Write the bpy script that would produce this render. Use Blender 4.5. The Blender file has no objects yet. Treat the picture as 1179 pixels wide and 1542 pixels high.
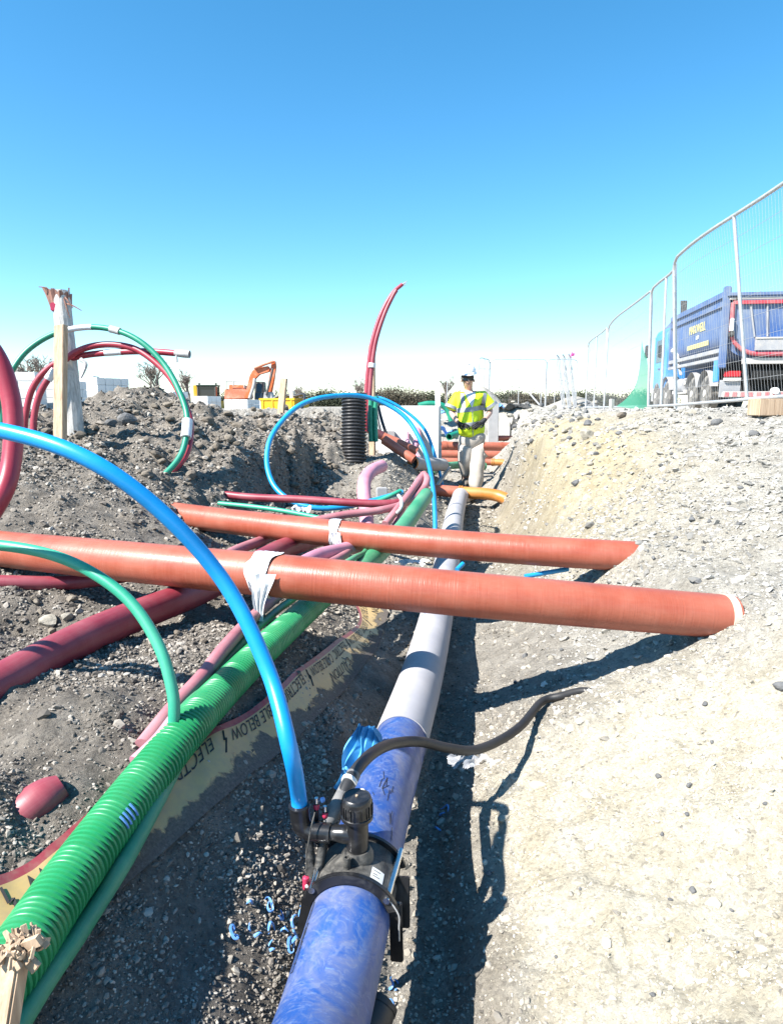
import bpy, bmesh, math, random
import numpy as np
from mathutils import Vector, Matrix
from mathutils.bvhtree import BVHTree

R = math.radians
random.seed(7)
RNG = np.random.default_rng(11)
SC = bpy.context.scene
COL = SC.collection

# ------------------------------------------------------------------ camera
CAMZ = 1.3
PITCH = R(8.9)
F = 1028.0
cd = bpy.data.cameras.new('camera')
cam = bpy.data.objects.new('camera', cd)
COL.objects.link(cam)
cd.lens = 24
cd.sensor_width = 36
cd.clip_start = 0.02
cd.clip_end = 3000
cam.location = (0, 0, CAMZ)
cam.rotation_euler = (R(90) - PITCH, 0, 0)
SC.camera = cam

# ------------------------------------------------------------------ light
SUN_EL = R(46)
SUN_AZ = math.atan2(-0.86, -0.51)           # from the left, a little behind the camera
to_sun = Vector((math.sin(SUN_AZ) * math.cos(SUN_EL), math.cos(SUN_AZ) * math.cos(SUN_EL), math.sin(SUN_EL)))
ld = bpy.data.lights.new('sun', 'SUN')
ld.energy = 4.8
ld.angle = R(0.5)
ld.color = (1.0, 0.965, 0.91)
sun = bpy.data.objects.new('sun', ld)
COL.objects.link(sun)
sun.rotation_euler = to_sun.to_track_quat('Z', 'Y').to_euler()

world = bpy.data.worlds.new("World")
SC.world = world
world.use_nodes = True
wn = world.node_tree
bg = wn.nodes['Background']
sky = wn.nodes.new('ShaderNodeTexSky')
sky.sky_type = 'NISHITA'
sky.sun_disc = False
sky.sun_elevation = SUN_EL
sky.sun_rotation = SUN_AZ
sky.air_density = 0.9
sky.dust_density = 0.15
sky.ozone_density = 3.0
hs = wn.nodes.new('ShaderNodeHueSaturation')
hs.inputs['Hue'].default_value = 0.487
hs.inputs['Saturation'].default_value = 1.28
wn.links.new(sky.outputs[0], hs.inputs['Color'])
wn.links.new(hs.outputs[0], bg.inputs[0])
bg.inputs[1].default_value = 0.098
SC.view_settings.view_transform = 'Standard'
SC.view_settings.look = 'None'
SC.view_settings.exposure = 1.45
SC.view_settings.gamma = 1.0
SC.view_settings.use_curve_mapping = False
SC.cycles.max_bounces = 6
SC.cycles.diffuse_bounces = 1
SC.cycles.transparent_max_bounces = 12


# ------------------------------------------------------------------ photo pixel -> point in the place
def ray(px, py):
    u = (px - 589.5) / F
    v = -(py - 771.0) / F
    return Vector((u, math.cos(PITCH) + v * math.sin(PITCH), -math.sin(PITCH) + v * math.cos(PITCH)))


def P(px, py, d):
    return Vector((0, 0, CAMZ)) + ray(px, py) * d


def PZ(px, py, z):
    r = ray(px, py)
    return Vector((0, 0, CAMZ)) + r * ((z - CAMZ) / r.z)


def PY(px, py, y):
    r = ray(px, py)
    return Vector((0, 0, CAMZ)) + r * (y / r.y)


# ------------------------------------------------------------------ numpy noise
def _hash(ix, iy, seed):
    h = (ix.astype(np.int64) * 374761393 + iy.astype(np.int64) * 668265263 + seed * 1442695041) & 0xFFFFFFFF
    h = ((h ^ (h >> 13)) * 1274126177) & 0xFFFFFFFF
    h = h ^ (h >> 16)
    return (h & 0xFFFFFF) / float(0xFFFFFF)


def vnoise(x, y, seed=0):
    ix = np.floor(x); iy = np.floor(y)
    fx = x - ix; fy = y - iy
    fx = fx * fx * (3 - 2 * fx); fy = fy * fy * (3 - 2 * fy)
    a = _hash(ix, iy, seed); b = _hash(ix + 1, iy, seed)
    c = _hash(ix, iy + 1, seed); d = _hash(ix + 1, iy + 1, seed)
    return (a * (1 - fx) + b * fx) * (1 - fy) + (c * (1 - fx) + d * fx) * fy - 0.5


def fbm(x, y, octs=5, seed=0, gain=0.5):
    s = np.zeros_like(x); a = 1.0; f = 1.0
    for o in range(octs):
        s += a * vnoise(x * f + 13.7 * o, y * f - 7.1 * o, seed + o)
        a *= gain; f *= 2.03
    return s


def clods(x, y, seed=0):
    """lumpy cell noise: rounded lumps with creases between them, 0..1"""
    ix = np.floor(x); iy = np.floor(y)
    best = np.full(x.shape, 9.0); hv = np.zeros_like(x)
    for dx in (-1, 0, 1):
        for dy in (-1, 0, 1):
            jx = _hash(ix + dx, iy + dy, seed); jy = _hash(ix + dx, iy + dy, seed + 5)
            r = (ix + dx + jx - x) ** 2 + (iy + dy + jy - y) ** 2
            m = r < best
            best = np.where(m, r, best)
            hv = np.where(m, _hash(ix + dx, iy + dy, seed + 9), hv)
    return np.clip(1 - best * 1.6, 0, 1) * (0.35 + 0.65 * hv)


# ------------------------------------------------------------------ terrain: cross sections (Y: [(X, z) ...])
SECT = [
    (-3.0, [(-8, .6), (-2, .5), (-.9, .42), (-.6, .25), (-.35, .1), (-.15, 0), (.2, -.04), (.5, .09), (1, .31), (1.4, .49), (2, .76), (3, 1.15), (3.7, 1.36), (8, 1.4)]),
    (0.6, [(-8, .75), (-2, .52), (-.95, .44), (-.75, .34), (-.6, .29), (-.45, .22), (-.33, .13), (-.2, 0.02), (-.05, -.10), (.06, -.14), (.16, -.10), (.26, -.01), (.45, .07), (1, .31), (1.4, .49), (2, .76), (3, 1.15), (3.7, 1.36), (8, 1.4)]),
    (1.25, [(-8, .75), (-2, .5), (-.95, .45), (-.78, .39), (-.63, .325), (-.48, .24), (-.36, .14), (-.22, .04), (-.06, -.09), (.04, -.14), (.14, -.10), (.25, -.01), (.45, .08), (1, .31), (1.4, .49), (2, .76), (3, 1.15), (3.7, 1.36), (8, 1.4)]),
    (1.75, [(-8, .8), (-2, .5), (-1.1, .46), (-.8, .45), (-.62, .41), (-.5, .36), (-.36, .25), (-.24, .12), (-.1, .0), (.03, -.11), (.18, -.09), (.30, -.0), (.47, .08), (1, .30), (1.4, .49), (2, .76), (3, 1.15), (3.7, 1.36), (8, 1.4)]),
    (2.5, [(-8, .85), (-3, .62), (-2, .5), (-1.3, .44), (-.9, .42), (-.55, .40), (-.4, .35), (-.28, .26), (-.14, .12), (.0, .02), (.2, -.06), (.32, -.02), (.55, .11), (1, .29), (1.35, .54), (1.5, .58), (2, .78), (3, 1.15), (3.7, 1.36), (8, 1.4)]),
    (3.2, [(-8, .95), (-3, .72), (-2, .53), (-1.3, .43), (-.9, .38), (-.55, .35), (-.36, .24), (-.16, .10), (.02, .0), (.22, -.04), (.4, -.03), (.6, .07), (1, .29), (1.28, .55), (1.5, .60), (2, .82), (3, 1.15), (3.7, 1.36), (8, 1.4)]),
    (4.0, [(-8, 1.0), (-3, .88), (-2, .66), (-1.3, .48), (-.9, .38), (-.5, .25), (-.1, .05), (.25, 0), (.5, 0), (.7, .06), (1.0, .27), (1.28, .56), (1.5, .68), (2, .92), (2.6, 1.12), (3.7, 1.34), (8, 1.4)]),
    (5.0, [(-8, 1.05), (-3, 1.0), (-2, .84), (-1.5, .68), (-1.15, .45), (-.6, .32), (-.2, .15), (.2, .03), (.5, 0), (.85, .05), (1.15, .3), (1.5, .7), (1.9, 1.0), (2.5, 1.16), (3.7, 1.34), (8, 1.35)]),
    (5.7, [(-8, 1.1), (-3, 1.05), (-2, .95), (-1.5, .84), (-1.25, .74), (-1.1, .42), (-.6, .33), (-.2, .22), (.2, .06), (.5, 0), (1.0, .04), (1.25, .35), (1.5, .8), (1.8, 1.05), (2.4, 1.18), (3.7, 1.32), (8, 1.3)]),
    (6.4, [(-8, 1.1), (-3, 1.12), (-2, 1.02), (-1.4, .95), (-1.12, .92), (-1.0, .36), (-.5, .3), (-.2, .3), (.2, .15), (.5, .0), (1.1, .03), (1.32, .4), (1.5, .92), (1.8, 1.1), (2.3, 1.2), (3.7, 1.28), (8, 1.25)]),
    (7.0, [(-8, 1.1), (-3, 1.13), (-2, 1.06), (-1.3, .98), (-.95, .92), (-.82, .42), (-.5, .42), (-.1, .5), (.2, .3), (.5, .03), (1.15, .02), (1.4, .35), (1.55, .98), (1.8, 1.14), (2.2, 1.2), (3.7, 1.26), (8, 1.25)]),
    (8.0, [(-8, 1.1), (-3, 1.13), (-2, 1.03), (-1.2, .96), (-.75, .84), (-.5, .66), (0, .62), (.3, .36), (.58, .03), (1.27, .0), (1.42, .3), (1.56, .78), (1.74, 1.07), (2.0, 1.17), (3.7, 1.24), (8, 1.2)]),
    (9.4, [(-8, 1.1), (-3, 1.08), (-1.3, .98), (-.75, .9), (-.3, .62), (.25, .5), (.55, .2), (.7, .02), (1.40, .0), (1.55, .3), (1.72, .8), (1.9, 1.1), (2.2, 1.18), (3.8, 1.2), (8, 1.2)]),
    (11.0, [(-8, 1.08), (-3, 1.0), (-1.6, .95), (-.9, .8), (0, .45), (.6, .22), (.9, .12), (1.7, .12), (1.85, .4), (2.02, .85), (2.2, 1.1), (2.5, 1.17), (4, 1.2), (8, 1.2)]),
    (13.0, [(-8, 1.06), (-2, .98), (-1, .85), (0, .5), (.9, .3), (2.1, .3), (2.25, .5), (2.45, .9), (2.65, 1.1), (2.9, 1.17), (8, 1.2)]),
    (14.3, [(-8, 1.05), (-2, 1.0), (0, .8), (1.0, .5), (2.4, .52), (2.6, .8), (2.8, 1.12), (8, 1.2)]),
    (15.6, [(-8, 1.1), (-2, 1.12), (0, 1.05), (1.5, 1.0), (2.8, 1.05), (3.2, 1.15), (8, 1.18)]),
    (18.0, [(-8, 1.1), (0, 1.12), (8, 1.15)]),
    (40.0, [(-8, 1.05), (8, 1.1)]),
    (900.0, [(-8, .9), (8, .9)]),
]
SY = np.array([s[0] for s in SECT])


def Hbase(X, Y):
    n = len(SECT)
    Yc = np.clip(Y, SY[0], SY[-1])
    k = np.clip(np.searchsorted(SY, Yc, side='right') - 1, 0, n - 2)
    out = np.zeros_like(X)
    for i in range(n - 1):
        m = k == i
        if not m.any():
            continue
        t = (Yc[m] - SY[i]) / (SY[i + 1] - SY[i])
        a = np.interp(X[m], [p[0] for p in SECT[i][1]], [p[1] for p in SECT[i][1]])
        b = np.interp(X[m], [p[0] for p in SECT[i + 1][1]], [p[1] for p in SECT[i + 1][1]])
        out[m] = a * (1 - t) + b * t
    return out


HEAPS = [(-2.85, 8.2, .70, .6, .30), (-2.2, 7.5, .5, .5, .15), (-1.75, 9.8, .6, .4, .10), (-.75, 10.2, .45, .5, .22), (-1.2, 8.6, .3, .3, .06), (-.90, 1.36, .075, .07, .045), (-.80, 1.285, .05, .035, .03), (-1.5, 2.65, .20, .13, -.17),
         (-4.6, 7.4, .9, .8, .12), (2.6, 15.8, .8, .6, .28), (1.7, 16.0, .5, .5, .2), (7.2, 27.5, .9, 1.0, .55), (2.75, 21, .55, .6, .75),
         (-.85, 1.72, .20, .16, .05), (.02, 7.6, .3, .35, .10), (.1, 8.6, .3, .3, .12)]


def soil_of(X, Y):
    """0 grey gravel .. 1 yellow clay (right bank)"""
    xb = np.interp(Y, [0, 3, 5, 7, 9, 12], [.35, .55, .95, 1.2, 1.5, 2.0])
    s = np.clip((X - xb) / .35, 0, 1)
    return s


def cream_zone(X, Y):
    return np.clip((2.75 - Y - .25 * np.clip(X - .9, 0, 2)) / .6, 0, 1) * np.clip((X - .16) / .2, 0, 1)


def H(X, Y):
    X = np.asarray(X, float); Y = np.asarray(Y, float)
    # warp so that section lines are not straight
    wx = X + .10 * fbm(X * 1.3, Y * 1.3, 3, 41)
    wy = Y + .16 * fbm(X * 1.1, Y * 1.1, 3, 51)
    z = Hbase(wx, wy)
    for hx, hy, sx, sy, a in HEAPS:
        z = z + a * np.exp(-((X - hx) / sx) ** 2 - ((Y - hy) / sy) ** 2)
    near = np.clip(1 - (np.hypot(X, Y) - 14) / 20, 0.0, 1)
    s = soil_of(X, Y)
    left = np.clip((-X - .3) / .5, 0, 1)
    far = np.clip((Y - 3.2) / 2.5, 0, 1)
    pit = np.clip((Y - 12.5) / 1.5, 0, 1) * np.clip(1 - abs(X - 1.5) / 2.5, 0, 1)
    amp = .014 + .022 * left + .05 * left * far + .022 * s + .06 * pit + .02 * np.clip((Y - 6) / 2, 0, 1) * (X < .5)
    z = z + near * amp * (1.5 * fbm(X * 3.1, Y * 3.1, 5, 3, .55) + .9 * (clods(X * 5.2, Y * 5.2, 21) - .25) * (left * (.45 + .75 * far) + pit + .15 * s) + .35 * (clods(X * 14, Y * 14, 33) - .2))
    z = z + near * .006 * (clods(X * 38, Y * 38, 71) - .2) + near * .005 * fbm(X * 22, Y * 22, 3, 91)
    cz = cream_zone(X, Y)
    st = vnoise(X * 6.5 + .3 * Y, Y * 6.5, 131); st2 = vnoise(X * 13, Y * 13, 137)
    z = z + cz * (.020 * np.clip((st - .12) * 7, 0, 1) + .007 * np.clip((st2 - .15) * 8, 0, 1) - .010 * np.clip((-st2 - .26) * 9, 0, 1))
    # erosion gullies and ledges on the cut clay face
    face = s * np.exp(-((Y - 6.6) / 2.8) ** 2)
    z = z + .09 * face * (np.abs(vnoise(X * 1.2 + Y * 2.4, Y * 3.0 - X, 121)) - .2)
    return z


def h1(x, y):
    return float(H(np.array([x]), np.array([y]))[0])


# ------------------------------------------------------------------ materials
MATS = {}


class NT:
    def __init__(self, m):
        m.use_nodes = True
        self.t = m.node_tree
        self.b = self.t.nodes['Principled BSDF']

    def n(self, typ, **kw):
        x = self.t.nodes.new(typ)
        for k, v in kw.items():
            if k == 'inp':
                for kk, vv in v.items():
                    x.inputs[kk].default_value = vv
            else:
                setattr(x, k, v)
        return x

    def l(self, a, b):
        self.t.links.new(a, b)

    def ramp(self, fac, stops):
        r = self.n('ShaderNodeValToRGB')
        e = r.color_ramp.elements
        while len(e) < len(stops):
            e.new(.5)
        for q, (p, c) in zip(e, stops):
            q.position = p
            q.color = (*c, 1) if len(c) == 3 else c
        self.l(fac, r.inputs[0])
        return r.outputs[0]

    def mix(self, fac, a, b, mode='MIX'):
        m = self.n('ShaderNodeMix', data_type='RGBA', blend_type=mode)
        for sock, v in ((m.inputs[0], fac), (m.inputs[6], a), (m.inputs[7], b)):
            if hasattr(v, 'is_output'):
                self.l(v, sock)
            elif isinstance(v, (int, float)):
                sock.default_value = v
            else:
                sock.default_value = (*v, 1)
        return m.outputs[2]

    def noise(self, vec, scale, detail=4, rough=.55, dist=0.0):
        q = self.n('ShaderNodeTexNoise', inp={'Scale': scale, 'Detail': detail, 'Roughness': rough, 'Distortion': dist})
        if vec is not None:
            self.l(vec, q.inputs['Vector'])
        return q.outputs[0]

    def math(self, op, a, b=None, clamp=False):
        m = self.n('ShaderNodeMath', operation=op, use_clamp=clamp)
        for i, v in enumerate((a, b)):
            if v is None:
                continue
            if hasattr(v, 'is_output'):
                self.l(v, m.inputs[i])
            else:
                m.inputs[i].default_value = v
        return m.outputs[0]

    def bump(self, h, strength=.3, dist=.01, prev=None):
        q = self.n('ShaderNodeBump', inp={'Strength': strength, 'Distance': dist})
        self.l(h, q.inputs['Height'])
        if prev is not None:
            self.l(prev, q.inputs['Normal'])
        return q.outputs[0]


def new_mat(name):
    m = bpy.data.materials.new(name)
    MATS[name] = m
    return m, NT(m)


def geo(nt):
    return nt.n('ShaderNodeNewGeometry').outputs['Position']


def objc(nt):
    return nt.n('ShaderNodeTexCoord').outputs['Object']


def plain(name, col, rough=.5, var=.18, scale=9.0, dust=0.0, dustcol=(.45, .40, .34), metal=0.0, bump=.0, spec=.5):
    """a colour with cloudy variation, optional patchy dust"""
    m, t = new_mat(name)
    v = objc(t)
    nz = t.noise(v, scale, 5, .6)
    dark = tuple(c * (1 - var) for c in col); light = tuple(min(1, c * (1 + var)) for c in col)
    c = t.ramp(nz, [(.3, dark), (.7, light)])
    rr = rough
    if dust > 0:
        d1 = t.noise(v, scale * .6, 6, .68, .6)
        fac = t.ramp(d1, [(.62 - dust * .4, (0, 0, 0)), (.82 - dust * .15, (min(1, .35 + dust),) * 3)])
        c = t.mix(fac, c, dustcol)
        rr = t.math('ADD', t.math('MULTIPLY', fac, .35), rough)
    t.l(c, t.b.inputs['Base Color'])
    if isinstance(rr, float):
        t.b.inputs['Roughness'].default_value = rr
    else:
        t.l(rr, t.b.inputs['Roughness'])
    t.b.inputs['Metallic'].default_value = metal
    t.b.inputs['Specular IOR Level'].default_value = spec
    if bump > 0:
        t.l(t.bump(t.noise(v, scale * 6, 4, .6), bump, .004), t.b.inputs['Normal'])
    return m


def pipe_mat(name, col, rough=.34, dust=.35, dustcol=(.50, .44, .38), streak=1.0, sheen=1.0):
    """extruded plastic pipe: fine rings round the pipe, scuffs, patchy site dust (uv: metres along, turns round)"""
    m, t = new_mat(name)
    uv = t.n('ShaderNodeUVMap').outputs[0]
    mp = t.n('ShaderNodeMapping', inp={'Scale': (220, 1.5, 1)})
    t.l(uv, mp.inputs[0])
    rings = t.noise(mp.outputs[0], 1.0, 3, .6)
    mp2 = t.n('ShaderNodeMapping', inp={'Scale': (3, 14, 1)})
    t.l(uv, mp2.inputs[0])
    scuff = t.noise(mp2.outputs[0], 3.0, 6, .7, 1.0)
    v = geo(t)
    cloud = t.noise(v, 5.0, 5, .6)
    base = t.ramp(cloud, [(.3, tuple(c * .85 for c in col)), (.7, tuple(min(1, c * 1.12) for c in col))])
    base = t.mix(t.math('MULTIPLY', t.ramp(rings, [(.45, (0, 0, 0)), (.75, (1, 1, 1))]), .30 * streak), base, tuple(min(1, c * 1.35 + .04) for c in col))
    d1 = t.noise(v, 5.0, 6, .62, .3)
    fac = t.ramp(t.math('ADD', t.math('MULTIPLY', d1, .7), t.math('MULTIPLY', scuff, .3)), [(.50 - dust * .25, (.08 * dust,) * 3), (.92 - dust * .2, (min(1, dust * 1.25),) * 3)])
    c = t.mix(fac, base, dustcol)
    t.l(c, t.b.inputs['Base Color'])
    t.l(t.math('ADD', t.math('MULTIPLY', fac, .4), t.math('ADD', rough, t.math('MULTIPLY', scuff, .12))), t.b.inputs['Roughness'])
    t.l(t.bump(rings, min(1.0, .22 * streak * sheen), .002, t.bump(scuff, .08, .002)), t.b.inputs['Normal'])
    return m


def ground_mat(name):
    m, t = new_mat(name)
    v = geo(t)
    at = t.n('ShaderNodeAttribute', attribute_name='soil').outputs['Fac']
    big = t.noise(v, 1.1, 5, .6, .4)
    med = t.noise(v, 9.0, 6, .65)
    fine = t.noise(v, 85.0, 4, .6)
    grey = t.ramp(med, [(.25, (.108, .094, .078)), (.5, (.192, .169, .142)), (.75, (.295, .262, .222))])
    clay = t.ramp(med, [(.22, (.26, .212, .128)), (.5, (.39, .33, .215)), (.78, (.49, .435, .32))])
    pale = t.ramp(med, [(.25, (.24, .222, .19)), (.55, (.37, .348, .305)), (.8, (.48, .455, .405))])
    cream = t.ramp(med, [(.22, (.40, .345, .245)), (.5, (.54, .485, .375)), (.78, (.63, .59, .49))])
    fa = t.n('ShaderNodeAttribute', attribute_name='clay').outputs['Fac']
    fc_ = t.n('ShaderNodeAttribute', attribute_name='cream').outputs['Fac']
    right = t.mix(fc_, t.mix(fa, pale, clay), cream)
    c = t.mix(at, grey, right)
    vo = t.n('ShaderNodeTexVoronoi', inp={'Scale': 110.0, 'Randomness': 1.0})
    t.l(v, vo.inputs['Vector'])
    vs = t.n('ShaderNodeSeparateColor')
    t.l(vo.outputs['Color'], vs.inputs[0])
    tone = t.ramp(vs.outputs[0], [(0, (.50, .49, .50)), (.12, (.85, .85, .85)), (.5, (1, 1, 1)), (1, (1.28, 1.26, 1.22))])
    c = t.mix(.6, c, t.mix(1.0, c, tone, 'MULTIPLY'))
    c = t.mix(t.math('MULTIPLY', t.ramp(fine, [(.5, (0, 0, 0)), (.8, (1, 1, 1))]), .35), c, (.42, .375, .31))
    t.l(c, t.b.inputs['Base Color'])
    spk = t.ramp(t.noise(v, 42.0, 4, .6), [(.645, (0, 0, 0)), (.70, (.8, .8, .8))])  # dark specks: fine pebbles, plus the painted shade of small crevices
    c2 = t.mix(spk, c, (.17, .155, .14))
    t.l(c2, t.b.inputs['Base Color'])
    t.b.inputs['Roughness'].default_value = .95
    t.b.inputs['Specular IOR Level'].default_value = .15
    crumb = t.noise(v, 130.0, 6, .78)
    hb = t.math('ADD', t.math('MULTIPLY', vo.outputs['Distance'], -.35), t.math('ADD', t.math('MULTIPLY', fine, .5), t.math('MULTIPLY', crumb, 1.0)))
    b1 = t.bump(hb, .9, .010)
    b2 = t.bump(t.noise(v, 30.0, 8, .72, .5), .75, .028, b1)
    t.l(b2, t.b.inputs['Normal'])
    return m


def stone_mat(name, stops):
    m, t = new_mat(name)
    rnd = t.n('ShaderNodeObjectInfo').outputs['Random']
    c = t.ramp(rnd, stops)
    t.l(c, t.b.inputs['Base Color'])
    t.b.inputs['Roughness'].default_value = .92
    t.b.inputs['Specular IOR Level'].default_value = .2
    return m


def rock_mat(name, a, b):
    m, t = new_mat(name)
    v = geo(t)
    oi = t.n('ShaderNodeObjectInfo').outputs['Random']
    nz = t.noise(v, 14, 6, .65)
    c = t.ramp(nz, [(.3, a), (.7, b)])
    c = t.mix(t.math('MULTIPLY', oi, .45), c, tuple(x * .6 for x in a))
    t.l(c, t.b.inputs['Base Color'])
    t.b.inputs['Roughness'].default_value = .93
    t.b.inputs['Specular IOR Level'].default_value = .2
    t.l(t.bump(t.noise(v, 45, 5, .65), .6, .012), t.b.inputs['Normal'])
    return m


def wood_mat(name, a, b, rough=.8):
    m, t = new_mat(name)
    tc = objc(t)
    mp = t.n('ShaderNodeMapping', inp={'Scale': (38, 38, 2.2)})
    t.l(tc, mp.inputs[0])
    nz = t.noise(mp.outputs[0], 1.6, 6, .65, .6)
    c = t.ramp(nz, [(.3, a), (.55, b), (.75, tuple(min(1, x * 1.2) for x in b))])
    t.l(c, t.b.inputs['Base Color'])
    t.b.inputs['Roughness'].default_value = rough
    t.l(t.bump(nz, .5, .004), t.b.inputs['Normal'])
    return m


M_GROUND = ground_mat('ground_soil')
M_STONE_L = stone_mat('gravel_grey', [(0, (.065, .057, .049)), (.4, (.175, .154, .130)), (.85, (.30, .266, .226)), (1, (.42, .385, .33))])
M_STONE_F = stone_mat('gravel_pale', [(0, (.11, .098, .082)), (.35, (.24, .215, .178)), (.88, (.34, .31, .262)), (1, (.42, .39, .34))])
M_STONE_R = stone_mat('rubble_pale', [(0, (.13, .126, .118)), (.25, (.27, .256, .23)), (.85, (.41, .388, .345)), (1, (.52, .495, .45))])
M_STONE_C = stone_mat('cream_crumbs', [(0, (.20, .185, .16)), (.15, (.40, .355, .27)), (.7, (.54, .495, .40)), (1, (.64, .60, .52))])
M_ROCK_L = rock_mat('rock_grey_brown', (.13, .108, .085), (.25, .215, .17))
M_ROCK_R = rock_mat('rock_pale', (.24, .215, .17), (.40, .37, .31))
M_ROCK_C = rock_mat('cream_clod', (.40, .355, .27), (.62, .575, .48))
M_ROCK_D = rock_mat('rock_slate', (.10, .10, .10), (.19, .188, .185))
M_ORANGE = pipe_mat('terracotta_pvc', (.31, .066, .034), .28, .40, (.41, .205, .145), 1.0, 3.2)
M_ORANGE2 = pipe_mat('terracotta_pvc_dusty', (.36, .088, .047), .30, .4, (.43, .26, .19), 1.0, 2.5)
M_YELLOWP = pipe_mat('ochre_clay_pipe', (.44, .155, .02), .35, .35, (.48, .34, .18))
M_MAROON = pipe_mat('maroon_duct', (.23, .018, .035), .36, .30, (.42, .28, .27), .5)
M_RED = pipe_mat('crimson_duct', (.30, .022, .042), .33, .16, (.42, .24, .24), .4)
M_PINK = pipe_mat('dusty_maroon_duct', (.36, .10, .12), .42, .55, (.47, .33, .33), .5)
M_PINK2 = pipe_mat('faded_pink_duct', (.52, .19, .26), .45, .5, (.55, .38, .42), .5)
M_GREEN = pipe_mat('green_twinwall', (.010, .23, .075), .30, .22, (.20, .32, .22), .3)
M_GREENS = pipe_mat('green_smooth_duct', (.022, .23, .10), .36, .45, (.30, .38, .28), .4)
M_TEAL = pipe_mat('teal_green_service', (.012, .28, .165), .33, .3, (.25, .45, .36), .3)
M_TEALD = pipe_mat('deep_green_duct', (.008, .21, .125), .34, .15, (.25, .45, .36), .3)
M_BLUE = pipe_mat('bright_blue_service', (.004, .25, .62), .28, .10, (.25, .45, .62), .2)
M_BLUE2 = pipe_mat('blue_service_small', (.006, .26, .55), .30, .18, (.25, .45, .62), .2)
M_BLACKP = pipe_mat('black_twinwall', (.018, .018, .02), .32, .22, (.20, .19, .18), .2)
M_HOSE = pipe_mat('black_hose', (.012, .012, .013), .40, .30, (.10, .095, .09), .2)
M_BLACK = plain('black_plastic', (.012, .012, .013), .28, .2, 25, .25, (.11, .105, .10), bump=.05)
M_BLACKD = plain('black_plastic_dusty', (.016, .016, .016), .5, .2, 40, .6, (.17, .16, .14), bump=.3)
M_DARK = plain('black_parts_and_shade', (.01, .01, .01), .9)  # black parts, and painted shade for holes, slots and the truck's underside
M_STEEL = plain('galvanised_steel', (.50, .50, .50), .45, .15, 20, .45, (.55, .52, .48), .55)
M_WIRE = plain('fence_wire', (.33, .33, .33), .6, .1, 20, 0, metal=.2)
M_SILVER = plain('silver_bolt', (.7, .7, .7), .25, .1, 50, 0, metal=1.0)
M_CONC = plain('pale_concrete', (.70, .69, .67), .85, .10, 6, .25, (.45, .42, .37), bump=.25)
M_CONCG = plain('grey_concrete', (.36, .35, .34), .85, .12, 8, .2, bump=.25)
M_BLOCK = plain('white_block', (.68, .67, .65), .9, .08, 5, .15, bump=.2)
M_BAG = plain('white_polythene', (.62, .62, .63), .4, .10, 30, .3, (.42, .39, .36))
M_TAPEG = plain('grey_duct_tape', (.42, .41, .40), .45, .2, 40, .3)
M_BLUEC = plain('blue_cloth', (.05, .27, .52), .7, .25, 25, .25, (.35, .5, .6))
M_SHAVE = plain('blue_shaving', (.12, .30, .66), .4, .25, 60, .2, (.5, .6, .75))
M_PLUGR = plain('red_plug', (.42, .03, .075), .35, .1, 40)
M_WOOD = wood_mat('sawn_timber', (.26, .165, .10), (.46, .33, .22))
M_WOODW = wood_mat('weathered_timber', (.27, .25, .225), (.50, .475, .44))
M_WOODD = wood_mat('torn_wood', (.12, .045, .04), (.27, .14, .10))
M_YELLOW = plain('yellow_paint', (.58, .32, .012), .45, .12, 3, .2)
M_ORANGEP = plain('orange_paint', (.55, .11, .025), .45, .15, 2, .35, (.5, .36, .26))
M_ORANGED = plain('faded_orange_paint', (.48, .13, .06), .5, .15, 2, .4, (.5, .36, .26))
M_GLASSD = plain('dark_glass', (.02, .024, .03), .08, .1, 2)
M_RUBBER = plain('tyre_rubber', (.035, .034, .033), .8, .2, 6, .6, (.36, .33, .29))
M_RIM = plain('dusty_rim', (.45, .43, .40), .6, .15, 8, .5, (.5, .46, .4))
M_TRUCKB = plain('blue_truck_paint', (.028, .085, .26), .42, .2, 1.2, .7, (.19, .23, .29))
M_TRUCKL = plain('light_blue_cab_paint', (.045, .24, .60), .3, .12, 1.5, .25, (.4, .47, .58))
M_TRUCKR = plain('red_truck_paint', (.42, .02, .045), .45, .1, 3, .6, (.42, .22, .2))
M_TRUCKW = plain('dusty_white_paint', (.50, .47, .43), .6, .1, 3, .5, (.42, .38, .33))
M_PINKS = plain('dusty_red_stripe', (.40, .10, .11), .6, .15, 5, .5, (.45, .32, .28))
M_TRUCKG = plain('dusty_truck_grey', (.30, .30, .31), .6, .15, 3, .45, (.46, .42, .37))
M_WHITEP = plain('white_paint', (.68, .68, .66), .45, .08, 4, .15)
M_LETTER = plain('yellow_lettering', (.72, .62, .22), .5, .05, 5)
M_REDL = plain('red_lens', (.5, .01, .02), .15, .1, 5)
M_HIVIS = plain('hi_vis_yellow', (.60, .78, .012), .7, .08, 12)
M_REFL = plain('reflective_grey', (.26, .265, .285), .4, .08, 20)
M_SHIRT = plain('white_shirt', (.62, .62, .63), .85, .04, 10)
M_SKIN = plain('skin', (.56, .33, .25), .55, .08, 12)
M_TROUS = plain('stone_trousers', (.43, .385, .33), .85, .12, 10, .25, (.5, .46, .4), bump=.2)
M_GLOVE = plain('black_glove', (.018, .018, .02), .7, .2, 30)
M_BOOT = plain('brown_boot', (.10, .075, .055), .7, .2, 20, .5, (.32, .29, .25))
M_HELM = plain('white_helmet', (.80, .80, .80), .3, .03, 8)
M_LENS = plain('black_lens', (.006, .006, .007), .08, .1, 5)
M_HAIR = plain('brown_hair', (.07, .045, .03), .8, .2, 30)
M_BARK = plain('bark', (.17, .145, .125), .9, .2, 3)
M_TWIG = plain('twigs', (.20, .165, .14), .9, .2, 1)
M_LEAFD = plain('hedge_foliage', (.040, .046, .022), .8, .35, .6)
M_LEAFB = plain('budding_scrub', (.075, .062, .040), .9, .3, .8)
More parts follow.
